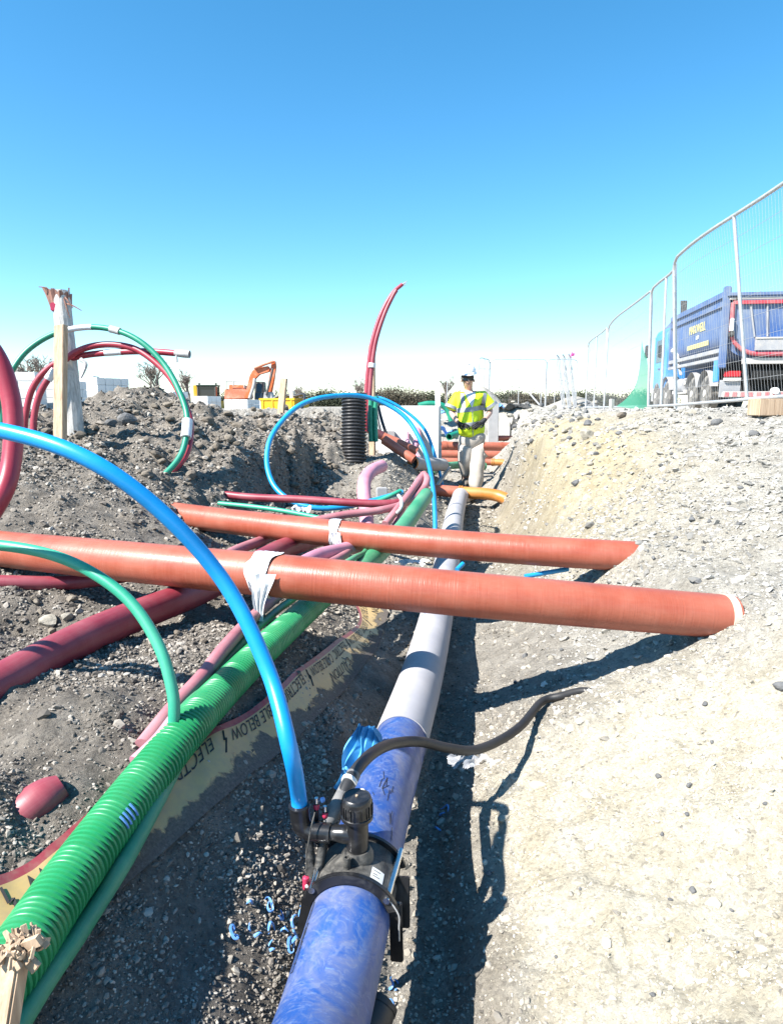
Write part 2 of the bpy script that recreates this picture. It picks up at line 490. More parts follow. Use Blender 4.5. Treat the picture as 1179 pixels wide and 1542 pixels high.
M_PINKC = plain('pink_rag', (.6, .08, .28), .7, .1, 9)


def net_mat():
    m, t = new_mat('green_debris_net')
    m.blend_method = 'BLEND' if hasattr(m, 'blend_method') else None
    t.b.inputs['Base Color'].default_value = (.03, .20, .12, 1)
    t.b.inputs['Roughness'].default_value = .7
    t.b.inputs['Alpha'].default_value = .72
    return m


def clear_mat():
    m, t = new_mat('clear_polythene')
    t.b.inputs['Base Color'].default_value = (.8, .8, .82, 1)
    t.b.inputs['Roughness'].default_value = .12
    t.b.inputs['Alpha'].default_value = .28
    t.b.inputs['Specular IOR Level'].default_value = 1.0
    return m


M_NET = net_mat()
M_CLEAR = clear_mat()


def main_mat():
    """blue water main, scuffed and chalked with pale handling marks"""
    m, t = new_mat('blue_water_main')
    v = objc(t)
    uv = t.n('ShaderNodeUVMap').outputs[0]
    cl = t.noise(v, 4.0, 4, .55)
    base = t.ramp(cl, [(.3, (.014, .050, .21)), (.7, (.027, .092, .31))])
    mp = t.n('ShaderNodeMapping', inp={'Scale': (13, 5, 1)})
    t.l(uv, mp.inputs[0])
    sw = t.noise(mp.outputs[0], 2.2, 7, .72, 2.2)
    f1 = t.ramp(sw, [(.49, (0, 0, 0)), (.60, (.6, .6, .6))])
    base = t.mix(f1, base, (.12, .165, .30))
    d2 = t.noise(v, 6.5, 7, .7, 1.0)
    f2 = t.ramp(d2, [(.43, (0, 0, 0)), (.70, (.75, .75, .75))])
    base = t.mix(f2, base, (.19, .187, .22))
    mp2 = t.n('ShaderNodeMapping', inp={'Scale': (30, 5, 1), 'Rotation': (0, 0, .5)})
    t.l(uv, mp2.inputs[0])
    f3 = t.ramp(t.noise(mp2.outputs[0], 2.0, 5, .75, .5), [(.60, (0, 0, 0)), (.74, (.55, .55, .55))])
    base = t.mix(f3, base, (.20, .32, .58))
    t.l(base, t.b.inputs['Base Color'])
    t.l(t.math('ADD', .3, t.math('MULTIPLY', f2, .5)), t.b.inputs['Roughness'])
    t.l(t.bump(sw, .06, .003), t.b.inputs['Normal'])
    return m


M_MAIN = main_mat()
M_SLEEVE = pipe_mat('pale_grey_skin', (.345, .34, .365), .5, .5, (.37, .345, .32), .3)


def tape_mat():
    m, t = new_mat('warning_tape')
    uv = t.n('ShaderNodeUVMap').outputs[0]
    sep = t.n('ShaderNodeSeparateXYZ')
    t.l(uv, sep.inputs[0])
    v = sep.outputs[1]
    edge = t.math('ABSOLUTE', t.math('SUBTRACT', v, .5))
    red = t.math('GREATER_THAN', edge, .385)
    c = t.mix(red, (.47, .325, .135), (.25, .042, .052))
    g = geo(t)
    d1 = t.noise(g, 9, 6, .6, .4)
    # soil that slid onto the low edge of the tape
    low = t.math('MULTIPLY', t.math('SUBTRACT', v, .54), .75)
    fac = t.ramp(t.math('ADD', d1, low), [(.60, (0, 0, 0)), (.66, (.97, .97, .97))])
    nz = t.noise(g, 130, 4, .65)
    dirt = t.ramp(nz, [(.3, (.07, .062, .054)), (.55, (.12, .104, .086)), (.75, (.19, .166, .138))])
    film = t.ramp(t.noise(g, 40, 5, .6), [(.4, (0, 0, 0)), (.8, (.5, .5, .5))])
    c = t.mix(film, c, (.28, .22, .155))
    c = t.mix(fac, c, dirt)
    t.l(c, t.b.inputs['Base Color'])
    t.l(t.math('ADD', .38, t.math('MULTIPLY', fac, .55)), t.b.inputs['Roughness'])
    t.l(t.bump(t.math('ADD', t.math('MULTIPLY', fac, .6), t.math('MULTIPLY', t.math('MULTIPLY', nz, fac), 1.2)), .5, .006), t.b.inputs['Normal'])
    return m


M_TAPE = tape_mat()
M_INK = plain('black_print', (.03, .028, .026), .6)


# ------------------------------------------------------------------ object helpers
WL = {}


def tag(o, label=None, cat=None, group=None, kind=None):
    if label: o['label'] = label
    if cat: o['category'] = cat
    if group: o['group'] = group
    if kind: o['kind'] = kind
    return o


def thing(name, label, cat, loc=(0, 0, 0), rz=0.0, group=None):
    o = bpy.data.objects.new(name, None)
    o.empty_display_size = .1
    o.location = loc
    o.rotation_euler = (0, 0, rz)
    COL.objects.link(o)
    WL[o.name] = Vector(loc)
    return tag(o, label, cat, group)


def children(o):
    return [c for c in bpy.data.objects if c.parent == o]


def copy_tree(o, parent=None, kids=None):
    c = o.copy()
    COL.objects.link(c)
    if parent is not None:
        c.parent = parent
    for ch in children(o):
        copy_tree(ch, c)
    return c


def catmull(pts, n):
    p = np.array([tuple(q) for q in pts], float)
    if len(p) == 2:
        t = np.linspace(0, 1, n)[:, None]
        return p[0] * (1 - t) + p[1] * t
    p = np.vstack([2 * p[0] - p[1], p, 2 * p[-1] - p[-2]])
    seg = len(p) - 3
    out = []
    for s in np.linspace(0, seg, 40 * seg + 1):
        i = min(int(s), seg - 1); t = s - i
        a, b, c, d = p[i:i + 4]
        out.append(.5 * (2 * b + (c - a) * t + (2 * a - 5 * b + 4 * c - d) * t * t + (3 * b - a - 3 * c + d) * t ** 3))
    out = np.array(out)
    L = np.concatenate([[0], np.cumsum(np.linalg.norm(np.diff(out, axis=0), axis=1))])
    s = np.linspace(0, L[-1], n)
    return np.stack([np.interp(s, L, out[:, k]) for k in range(3)], 1)


def frames(p):
    t = np.gradient(p, axis=0)
    t /= np.linalg.norm(t, axis=1)[:, None] + 1e-12
    up = np.array([0, 0, 1.0])
    if abs(t[0] @ up) > .9:
        up = np.array([0, 1.0, 0])
    a = up - t[0] * (up @ t[0]); a /= np.linalg.norm(a)
    A = [a]
    for i in range(1, len(p)):
        a = A[-1] - t[i] * (A[-1] @ t[i])
        a /= np.linalg.norm(a) + 1e-12
        A.append(a)
    A = np.array(A)
    return t, A, np.cross(t, A)


class MB:
    def __init__(self):
        self.v = []; self.f = []; self.uv = []; self.hasuv = False

    def add(self, vs, fs, uvs=None):
        o = len(self.v)
        self.v.extend([tuple(x) for x in vs])
        for k, q in enumerate(fs):
            self.f.append([i + o for i in q])
            if uvs is not None:
                self.uv.append(uvs[k]); self.hasuv = True
            else:
                self.uv.append([(0, 0)] * len(q))
        return self

    def box(self, c, s, rot=None, top=None):
        """box; rot a Matrix 3x3 or z angle; top=(sx, sy) scales the top face"""
        c = Vector(c); hx, hy, hz = s[0] / 2, s[1] / 2, s[2] / 2
        tx, ty = (top or (1, 1))
        vs = [(-hx, -hy, -hz), (hx, -hy, -hz), (hx, hy, -hz), (-hx, hy, -hz), (-hx * tx, -hy * ty, hz), (hx * tx, -hy * ty, hz), (hx * tx, hy * ty, hz), (-hx * tx, hy * ty, hz)]
        if rot is not None:
            if isinstance(rot, (int, float)):
                rot = Matrix.Rotation(rot, 3, 'Z')
            vs = [rot @ Vector(v) for v in vs]
        vs = [c + Vector(v) for v in vs]
        return self.add(vs, [(0, 3, 2, 1), (4, 5, 6, 7), (0, 1, 5, 4), (1, 2, 6, 5), (2, 3, 7, 6), (3, 0, 4, 7)])

    def beam(self, a, b, w, h, up=(0, 0, 1)):
        """rectangular bar from a to b"""
        a = Vector(a); b = Vector(b); t = (b - a); L = t.length; t.normalize()
        u = Vector(up)
        if abs(u.dot(t)) > .95: u = Vector((1, 0, 0))
        s = t.cross(u).normalized(); u2 = s.cross(t)
        m = Matrix((s, t, u2)).transposed()
        return self.box((a + b) / 2, (w, L, h), m)

    def tube(self, pts, r, seg=12, n=None, caps=(1, 1), hollow=None, spline=True, mod=None, ell=1.0):
        """round tube along pts; r number, list or function(s 0..1); hollow = wall thickness for open ends; caps per end 0/1"""
        if spline:
            p = catmull(pts, n or max(2, 10 * (len(pts) - 1) + 1))
        else:
            p = np.array([tuple(q) for q in pts], float)
        N = len(p)
        t, A, B = frames(p)
        L = np.concatenate([[0], np.cumsum(np.linalg.norm(np.diff(p, axis=0), axis=1))])
        if callable(r):
            rr = np.array([r(x) for x in L])
        elif isinstance(r, (list, tuple, np.ndarray)):
            rr = np.interp(np.linspace(0, 1, N), np.linspace(0, 1, len(r)), r)
        else:
            rr = np.full(N, float(r))
        rings = [(p[i], A[i], B[i], rr[i], L[i]) for i in range(N)]
        if hollow:
            w = hollow
            if caps[0]:
                q = rings[0]
                rings = [(q[0] + t[0] * min(rr[0] * 4, L[-1] * .4), q[1], q[2], rr[0] - w, 0), (q[0], q[1], q[2], rr[0] - w, 0)] + rings
            if caps[1]:
                q = rings[-1]
                rings = rings + [(q[0], q[1], q[2], rr[-1] - w, L[-1]), (q[0] - t[-1] * min(rr[-1] * 4, L[-1] * .4), q[1], q[2], rr[-1] - w, L[-1])]
        ang = np.linspace(0, 2 * math.pi, seg, endpoint=False)
        vs = []
        for (c, a, b, q, l) in rings:
            for x in ang:
                vs.append(c + (a * math.cos(x) * ell + b * math.sin(x)) * q)
        fs = []; uvs = []
        K = len(rings)
        for i in range(K - 1):
            for j in range(seg):
                k = (j + 1) % seg
                fs.append((i * seg + j, i * seg + k, (i + 1) * seg + k, (i + 1) * seg + j))
                u0, u1 = rings[i][4], rings[i + 1][4]
                uvs.append([(u0, j / seg), (u0, (j + 1) / seg), (u1, (j + 1) / seg), (u1, j / seg)])
        if caps[0]:
            fs.append(tuple(range(seg - 1, -1, -1))); uvs.append([(0, 0)] * seg)
        if caps[1]:
            fs.append(tuple((K - 1) * seg + j for j in range(seg))); uvs.append([(L[-1], 0)] * seg)
        return self.add(vs, fs, uvs)

    def cyl(self, a, b, r0, r1=None, seg=16, hollow=None, caps=(1, 1)):
        return self.tube([a, b], [r0, r0 if r1 is None else r1], seg, 2, caps, hollow)

    def lathe(self, prof, c, axis=(0, 0, 1), seg=24):
        """prof [(r, z)] about an axis through c"""
        ax = Vector(axis).normalized()
        q = Vector((0, 0, 1)).rotation_difference(ax).to_matrix()
        vs = []; c = Vector(c)
        for (r, z) in prof:
            for j in range(seg):
                a = 2 * math.pi * j / seg
                vs.append(c + q @ Vector((r * math.cos(a), r * math.sin(a), z)))
        fs = []
        for i in range(len(prof) - 1):
            for j in range(seg):
                k = (j + 1) % seg
                fs.append((i * seg + j, i * seg + k, (i + 1) * seg + k, (i + 1) * seg + j))
        fs.append(tuple(range(seg - 1, -1, -1)))
        fs.append(tuple((len(prof) - 1) * seg + j for j in range(seg)))
        return self.add(vs, fs)

    def prism(self, poly, depth):
        """polygon of 3D points extruded by the vector depth"""
        n = len(poly); d = Vector(depth)
        vs = [Vector(p) for p in poly] + [Vector(p) + d for p in poly]
        fs = [tuple(range(n)), tuple(range(2 * n - 1, n - 1, -1))]
        for i in range(n):
            k = (i + 1) % n
            fs.append((i, i + n, k + n, k))
        return self.add(vs, fs)

    def grid(self, pos, nu, nv, uvs=None):
        """surface from pos[i][j]"""
        vs = [pos[i][j] for i in range(nu) for j in range(nv)]
        fs = []; us = []
        for i in range(nu - 1):
            for j in range(nv - 1):
                fs.append((i * nv + j, (i + 1) * nv + j, (i + 1) * nv + j + 1, i * nv + j + 1))
                if uvs is not None:
                    us.append([uvs[i][j], uvs[i + 1][j], uvs[i + 1][j + 1], uvs[i][j + 1]])
        return self.add(vs, fs, us if uvs is not None else None)

    def build(self, name, mat, parent=None, smooth=True, local=False, bevel=0.0, angle=40, recalc=True, label=None):
        me = bpy.data.meshes.new(name)
        off = Vector((0, 0, 0))
        if parent is not None and not local:
            off = WL.get(parent.name, Vector((0, 0, 0)))
        me.from_pydata([tuple(Vector(v) - off) for v in self.v], [], self.f)
        if self.hasuv:
            ul = me.uv_layers.new(name='UVMap')
            flat = [c for q in self.uv for c in q]
            ul.data.foreach_set('uv', np.array(flat, float).ravel())
        if bevel > 0 or recalc:
            bm = bmesh.new(); bm.from_mesh(me)
            if recalc:
                bmesh.ops.recalc_face_normals(bm, faces=bm.faces)
            if bevel > 0:
                es = [e for e in bm.edges if e.is_manifold and e.calc_face_angle(0) > R(30)]
                bmesh.ops.bevel(bm, geom=es, offset=bevel, segments=2, affect='EDGES', clamp_overlap=True)
            bm.to_mesh(me); bm.free()
        o = bpy.data.objects.new(name, me)
        COL.objects.link(o)
        if mat is not None:
            me.materials.append(mat)
        if smooth:
            me.polygons.foreach_set('use_smooth', np.ones(len(me.polygons), bool))
            if hasattr(me, 'set_sharp_from_angle'):
                me.set_sharp_from_angle(angle=R(angle))
        if parent is not None:
            o.parent = parent
            if not local:
                WL[o.name] = off.copy()
        if label:
            o['label'] = label
        return o


def solo(mb, name, mat, label, cat, group=None, **kw):
    """a thing that is one mesh, with its origin at its middle"""
    c = np.mean(np.array([tuple(v) for v in mb.v]), axis=0)
    mb.v = [(v[0] - c[0], v[1] - c[1], v[2] - c[2]) for v in mb.v]
    o = mb.build(name, mat, **kw)
    o.location = c
    return tag(o, label, cat, group)


def skin_mesh(verts, edges, radii, sub=2, root=0):
    me = bpy.data.meshes.new('skin_tmp')
    me.from_pydata([tuple(v) for v in verts], edges, [])
    o = bpy.data.objects.new('skin_tmp', me)
    COL.objects.link(o)
    sm = o.modifiers.new('s', 'SKIN')
    sm.use_smooth_shade = True
    for i, r in enumerate(radii):
        sv = me.skin_vertices[0].data[i]
        sv.radius = r if isinstance(r, (tuple, list)) else (r, r)
        sv.use_root = (i == root)
    su = o.modifiers.new('u', 'SUBSURF')
    su.levels = sub; su.render_levels = sub
    dg = bpy.context.evaluated_depsgraph_get()
    dg.update()
    res = bpy.data.meshes.new_from_object(o.evaluated_get(dg))
    bpy.data.objects.remove(o)
    return res


def mesh_obj(name, me, mat, parent=None, smooth=True):
    o = bpy.data.objects.new(name, me)
    COL.objects.link(o)
    me.materials.clear()
    me.materials.append(mat)
    if smooth:
        me.polygons.foreach_set('use_smooth', np.ones(len(me.polygons), bool))
    if parent is not None:
        off = WL.get(parent.name, Vector((0, 0, 0)))
        me.transform(Matrix.Translation(-off))
        o.parent = parent
        WL[o.name] = off.copy()
    return o


def text_mesh(body, size, extrude=0.0):
    cu = bpy.data.curves.new('txt', 'FONT')
    cu.body = body; cu.size = size; cu.extrude = extrude; cu.resolution_u = 3
    o = bpy.data.objects.new('txt', cu)
    COL.objects.link(o)
    dg = bpy.context.evaluated_depsgraph_get(); dg.update()
    me = bpy.data.meshes.new_from_object(o.evaluated_get(dg))
    bpy.data.objects.remove(o)
    vs = [tuple(v.co) for v in me.vertices]
    fs = [tuple(p.vertices) for p in me.polygons]
    return vs, fs


# ================================================================== GROUND
def axis_x():
    xs = [0.0]
    x = 0.0
    while x < 700:
        st = .012 if x < 1.3 else (.012 + .013 * (x - 1.3) if x < 5 else .06 * x * .25 + .01)
        x += st
        xs.append(x)
    xs = np.array(xs)
    return np.concatenate([-xs[:0:-1], xs])


def axis_y():
    ys = [.55]
    y = .55
    while y < 1100:
        y += (.010 + .0046 * max(y - 1, 0)) if y < 15 else .05 * y - .6
        ys.append(y)
    back = [-60, -30, -15, -8, -5, -3.5, -2.6, -2, -1.5, -1.1, -.8, -.5, -.25, -.05, .12, .25, .35, .43, .5]
    return np.array(back + ys)


def build_ground():
    xs, ys = axis_x(), axis_y()
    XX, YY = np.meshgrid(xs, ys)
    X = XX.ravel(); Y = YY.ravel()
    Z = H(X, Y)
    nx, ny = len(xs), len(ys)
    co = np.stack([X, Y, Z], 1)
    i = np.arange(ny - 1)[:, None] * nx + np.arange(nx - 1)[None, :]
    q = np.stack([i, i + 1, i + 1 + nx, i + nx], -1).reshape(-1, 4)
    me = bpy.data.meshes.new('ground')
    me.vertices.add(len(co)); me.vertices.foreach_set('co', co.ravel())
    me.loops.add(q.size); me.loops.foreach_set('vertex_index', q.ravel().astype(np.int32))
    me.polygons.add(len(q))
    me.polygons.foreach_set('loop_start', np.arange(0, q.size, 4, dtype=np.int32))
    me.polygons.foreach_set('use_smooth', np.ones(len(q), bool))
    me.update(calc_edges=True)
    a = me.attributes.new('soil', 'FLOAT', 'POINT')
    s = soil_of(X, Y)
    s = np.clip(s + .25 * fbm(X * 2, Y * 2, 3, 15) * (s > 0), 0, 1)
    # pale dusty yard beyond the trench, pale gravel on the trench floor
    yard = np.clip((Y - 8.5) / 5, 0, 1) * .55 + np.clip((Y - 5.5) / 2, 0, 1) * np.clip((X + .9) / .6, 0, 1) * .45
    s = np.clip(np.maximum(s, yard), 0, 1)
    floor = np.clip((X + .30) / .25, 0, 1) * .50
    s = np.clip(np.maximum(np.maximum(s, floor), cream_zone(X, Y)), 0, 1)
    wob = .5 * fbm(X * 1.6, Y * 1.6, 4, 61)
    face = np.clip(1.6 * np.exp(-((X - 1.45 + wob * .5) / .55) ** 2 - ((Y - 6.3 + wob) / 2.0) ** 2), 0, 1)
    near_b = np.clip((2.75 - Y + wob * .8 - .25 * np.clip(X - .9, 0, 2)) / .6, 0, 1) * np.clip((X - .16) / .2, 0, 1)
    for nm, arr in (('clay', face), ('cream', near_b)):
        at = me.attributes.new(nm, 'FLOAT', 'POINT'); at.data.foreach_set('value', arr)
    a.data.foreach_set('value', s)
    me.materials.append(M_GROUND)
    o = bpy.data.objects.new('ground', me)
    COL.objects.link(o)
    tag(o, kind='structure')
    return o


GROUND = build_ground()


# ------------------------------------------------------------------ loose stones
def stone_protos(n, seed):
    rg = np.random.default_rng(seed)
    bm = bmesh.new(); bmesh.ops.create_icosphere(bm, subdivisions=1, radius=1)
    base = np.array([tuple(v.co) for v in bm.verts]); faces = np.array([[v.index for v in f.verts] for f in bm.faces])
    bm.free()
    out = []
    for k in range(n):
        v = base * (1 + rg.uniform(-.28, .28, (len(base), 1)))
        for c in range(3):      # flat broken faces
            d = rg.normal(size=3); d /= np.linalg.norm(d)
            s = v @ d; lim = rg.uniform(.45, .8)
            v = v - np.outer(np.clip(s - lim, 0, None), d)
        v = v * np.array([1.0, rg.uniform(.65, 1.0), rg.uniform(.4, .75)])
        out.append(v)
    return out, faces


def stone_mesh_objs(n, seed, mat, flat):
    pr, faces = stone_protos(n, seed)
    col = bpy.data.collections.new('stone_shapes')
    for k, v in enumerate(pr):
        me = bpy.data.meshes.new('stone_shape')
        me.from_pydata([tuple(x) for x in v * np.array([1, 1, flat])], [], [tuple(int(i) for i in f) for f in faces])
        me.materials.append(mat)
        col.objects.link(bpy.data.objects.new('stone_shape', me))
    return col


def stone_field(name, n, keep, size, mat, seed, flat=1.0, sink=.1, yl=(.75, 14.0)):
    """loose stones as instances on a cloud of points lying on the ground; ever sparser with distance"""
    rg = np.random.default_rng(seed)
    Y = np.exp(rg.uniform(math.log(yl[0]), math.log(yl[1]), n * 4))
    X = (rg.random(n * 4) * 2 - 1) * (Y * .66 + .35)
    k = keep(X, Y, rg) & (rg.random(len(X)) < np.clip(.62 + 1.5 * fbm(X * 2.4, Y * 2.4, 4, seed + 300), .12, 1))
    X = X[k][:n]; Y = Y[k][:n]
    s = size(X, Y, rg)
    Z = H(X, Y) + s * sink
    me = bpy.data.meshes.new(name)
    me.vertices.add(len(X)); me.vertices.foreach_set('co', np.stack([X, Y, Z], 1).ravel())
    at = me.attributes.new('size', 'FLOAT', 'POINT'); at.data.foreach_set('value', s)
    rot = np.stack([rg.normal(0, .45, len(X)), rg.normal(0, .45, len(X)), rg.uniform(0, 6.283, len(X))], 1)
    at = me.attributes.new('turn', 'FLOAT_VECTOR', 'POINT'); at.data.foreach_set('vector', rot.ravel())
    o = bpy.data.objects.new(name, me)
    COL.objects.link(o)
    tag(o, kind='stuff')
    g = bpy.data.node_groups.new(name + '_scatter', 'GeometryNodeTree')
    g.interface.new_socket('Geometry', in_out='INPUT', socket_type='NodeSocketGeometry')
    g.interface.new_socket('Geometry', in_out='OUTPUT', socket_type='NodeSocketGeometry')
    gi = g.nodes.new('NodeGroupInput'); go = g.nodes.new('NodeGroupOutput')
    ci = g.nodes.new('GeometryNodeCollectionInfo')
    ci.inputs['Collection'].default_value = stone_mesh_objs(9, seed + 1, mat, flat)
    ci.inputs['Separate Children'].default_value = True
    ci.inputs['Reset Children'].default_value = True
    ip = g.nodes.new('GeometryNodeInstanceOnPoints')
    ip.inputs['Pick Instance'].default_value = True
    a1 = g.nodes.new('GeometryNodeInputNamedAttribute'); a1.data_type = 'FLOAT'; a1.inputs['Name'].default_value = 'size'
    a2 = g.nodes.new('GeometryNodeInputNamedAttribute'); a2.data_type = 'FLOAT_VECTOR'; a2.inputs['Name'].default_value = 'turn'
    er = g.nodes.new('FunctionNodeEulerToRotation')
    L = g.links.new
    L(gi.outputs[0], ip.inputs['Points']); L(ci.outputs[0], ip.inputs['Instance'])
    L(a1.outputs[0], ip.inputs['Scale']); L(a2.outputs[0], er.inputs[0]); L(er.outputs[0], ip.inputs['Rotation'])
    L(ip.outputs[0], go.inputs[0])
    o.modifiers.new('scatter', 'NODES').node_group = g
    return o


def face_zone(X, Y):
    return np.clip(1.5 * np.exp(-((X - 1.45) / .55) ** 2 - ((Y - 6.3) / 2.0) ** 2), 0, 1)


stone_field('gravel', 105000, lambda x, y, r: (soil_of(x, y) < .35) & ((x < -.2) | (r.random(len(x)) < .0)),
            lambda x, y, r: np.clip(.0026 * (y / 1.1) ** .8 * np.exp(r.normal(0, .5, len(y))), .0015, .05), M_STONE_L, 5)
stone_field('trench_gravel', 34000, lambda x, y, r: (soil_of(x, y) < .5) & (x > -.4) & (r.random(len(x)) > cream_zone(x, y)),
            lambda x, y, r: np.clip(.0028 * (y / 1.1) ** .8 * np.exp(r.normal(0, .5, len(y))), .0015, .05), M_STONE_F, 15)
stone_field('rubble', 60000, lambda x, y, r: (soil_of(x, y) > .3) & (r.random(len(x)) < (1 - cream_zone(x, y)) * (1 - .55 * face_zone(x, y))),
            lambda x, y, r: np.clip(.0026 * (y / 1.1) ** .85 * np.exp(r.normal(0, .55, len(y))), .0015, .05), M_STONE_R, 6, .5, .0)
stone_field('crumbs', 26000, lambda x, y, r: ((soil_of(x, y) > .4) | (cream_zone(x, y) > .3)) & (r.random(len(x)) < np.clip(cream_zone(x, y) + .3 * face_zone(x, y), 0, 1)),
            lambda x, y, r: np.clip(.0020 * (y / 1.1) ** .9 * np.exp(r.normal(0, .55, len(y))), .001, .03), M_STONE_C, 26, .7, -.15)


def rock_meshes(n, mat, seed):
    rg = np.random.default_rng(seed)
    out = []
    for k in range(n):
        bm = bmesh.new(); bmesh.ops.create_icosphere(bm, subdivisions=2, radius=1)
        v = np.array([tuple(q.co) for q in bm.verts])
        for c in range(9):
            d = rg.normal(size=3); d /= np.linalg.norm(d)
            s = v @ d; lim = rg.uniform(.5, .85)
            v = v - np.outer(np.clip(s - lim, 0, None), d)
        v *= 1 + rg.uniform(-.05, .05, (len(v), 1))
        v *= np.array([1.0, rg.uniform(.6, .95), rg.uniform(.5, .8)])
        for q, c in zip(bm.verts, v): q.co = c
        me = bpy.data.meshes.new('rock'); bm.to_mesh(me); bm.free()
        me.materials.append(mat)
        out.append(me)
    return out


RM = {'l': rock_meshes(6, M_ROCK_L, 3), 'r': rock_meshes(6, M_ROCK_R, 4), 'd': rock_meshes(4, M_ROCK_D, 9), 'c': rock_meshes(6, M_ROCK_C, 14)}


def ground_at(px, py, d0=.9, d1=60):
    """where the line of sight through a photo pixel meets the ground"""
    r = ray(px, py)
    ds = np.geomspace(d0, d1, 900)
    x = r.x * ds; y = r.y * ds; z = CAMZ + r.z * ds
    hz = H(x, y)
    k = np.argmax(z < hz)
    return Vector((x[k], y[k], hz[k])) if z[k] < hz[k] else None


def rock(px, py, wpx, kind, label, group=None, sink=.2):
    p = ground_at(px, py)
    if p is None: return
    s = wpx / F * p.y / 2
    o = bpy.data.objects.new('rock', random.choice(RM[kind]))
    COL.objects.link(o)
    o.location = p + Vector((0, 0, s * sink))
    o.scale = (s, s, s)
    o.rotation_euler = (random.uniform(-.3, .3), random.uniform(-.3, .3), random.uniform(0, 6.28))
    return tag(o, label, 'rock', group)


# ================================================================== SMALL PIPE HELPERS
def pipe(name, mat, label, cat, pts, r, group=None, seg=16, n=None, hollow=None, caps=(1, 1)):
    mb = MB().tube(pts, r, seg, n, caps, hollow)
    return solo(mb, name, mat, label, cat, group)


def sleeve(pts, i0, i1, r, mat, name, parent, seg=18):
    """band round part of a path (0..1)"""
    p = catmull(pts, 200)
    a, b = int(i0 * 199), max(int(i0 * 199) + 2, int(i1 * 199))
    return MB().tube([tuple(q) for q in p[a:b + 1]], r, seg, None, (1, 1), None, False).build(name, mat, parent)


def crumple(c, size, mat, name, label, cat, seed, n=26, thick=True, aspect=(1, 1, .5), group=None):
    """a crumpled sheet: a folded grid with sharp creases"""
    rg = np.random.default_rng(seed)
    g = np.linspace(-1, 1, n)
    U, V = np.meshgrid(g, g, indexing='ij')
    z = np.zeros_like(U)
    for k in range(9):
        a = rg.uniform(0, math.pi); f = rg.uniform(1.2, 4.2); ph = rg.uniform(0, 6)
        w = (U * math.cos(a) + V * math.sin(a)) * f + ph
        z += np.abs((w % 2) - 1) * rg.uniform(.15, .5) / f * 1.6
    x = U * (1 - .25 * np.abs(np.sin(2.1 * V + seed))) + .12 * np.sin(5 * V + seed)
    y = V * (1 - .3 * np.abs(np.sin(1.7 * U + 2 * seed))) + .12 * np.sin(4 * U)
    z = (z - z.mean()) * 1.0 - .35 * (U ** 2 + V ** 2) * .5
    c = Vector(c)
    pos = [[(c.x + x[i, j] * size * aspect[0], c.y + y[i, j] * size * aspect[1], c.z + z[i, j] * size * aspect[2]) for j in range(n)] for i in range(n)]
    keep = MB().grid(pos, n, n)
    # ragged outline
    fs = []
    for f in keep.f:
        i, j = f[0] // n, f[0] % n
        u, v = U[i, j], V[i, j]
        lim = .82 + .18 * math.sin(5 * math.atan2(v, u) + seed) * .9
        if math.hypot(u, v) < lim * 1.1: fs.append(f)
    keep.f = fs; keep.uv = [[(0, 0)] * 4 for _ in fs]
    used = sorted({i for f in fs for i in f}); mp = {k: q for q, k in enumerate(used)}
    keep.v = [keep.v[k] for k in used]; keep.f = [[mp[i] for i in f] for f in fs]
    o = solo(keep, name, mat, label, cat, group, angle=25)
    return o




def drape(c, w, h, mat, name, label, cat, seed, face=(0, -1, 0), folds=3.5, depth=.03, out=.0, n=24):
    """a hanging or slumped cloth: pleated sheet with a ragged hem"""
    rg = np.random.default_rng(seed)
    f = Vector(face).normalized(); s = f.cross(Vector((0, 0, 1))).normalized(); c = Vector(c)
    ph = rg.uniform(0, 6, 4)
    pos = []
    for i in range(n):
        v = i / (n - 1); row = []
        for j in range(n):
            u = j / (n - 1) * 2 - 1
            ww = w / 2 * (.55 + .45 * v + .12 * math.sin(6 * v + ph[0]))
            hem = 1 + .18 * math.sin(5.3 * u + ph[1]) * v + .10 * math.sin(13 * u + ph[2]) * v
            fold = abs(math.sin(folds * u * 1.6 + ph[3] + .8 * v)) * depth * (.35 + v) + .25 * depth * math.sin(9 * v + 4 * u)
            row.append(tuple(c + s * (u * ww) + Vector((0, 0, -v * h * hem)) + f * (fold + out * v * v)))
        pos.append(row)
    return solo(MB().grid(pos, n, n), name, mat, label, cat, angle=35)

# ================================================================== WATER MAIN
MAINP = [P(448, 1660, 1.10), P(485, 1542, 1.28), P(528, 1380, 1.50), P(567, 1230, 1.86), P(604, 1115, 2.33), P(640, 1000, 3.1), P(662, 905, 4.1), P(676, 830, 5.3), P(685, 775, 6.9), P(694, 744, 8.75)]
MAINR = .088
mp_ = catmull(MAINP, 400)
mt_, mA_, mB_ = frames(mp_)
# where the grey skin ends and the blue core shows
cut = int(np.argmin([abs(1118 - (771 - F * ((Vector(q) - Vector((0, 0, CAMZ))).dot(Vector((0, math.sin(PITCH), math.cos(PITCH))))) / ((Vector(q) - Vector((0, 0, CAMZ))).dot(Vector((0, math.cos(PITCH), -math.sin(PITCH)))))) ) for q in mp_]))
t = thing('water_main', 'large blue water main along the trench floor, its far length still in pale grey skin', 'water pipe', tuple(mp_[60]))
MB().tube([tuple(q) for q in mp_[:cut + 6]], MAINR, 40, None, (1, 1), None, False).build('blue_core', M_MAIN, t)
MB().tube([tuple(q) for q in mp_[cut:]], MAINR + .004, 40, None, (1, 1), .003, False).build('grey_skin', M_SLEEVE, t)
# joint rings on the far, grey length
for k in (int(400 * .965), ):
    MB().tube([tuple(q) for q in mp_[k - 3:k + 3]], MAINR + .012, 32, None, (1, 1), None, False).build('joint_ring', M_SLEEVE, t)
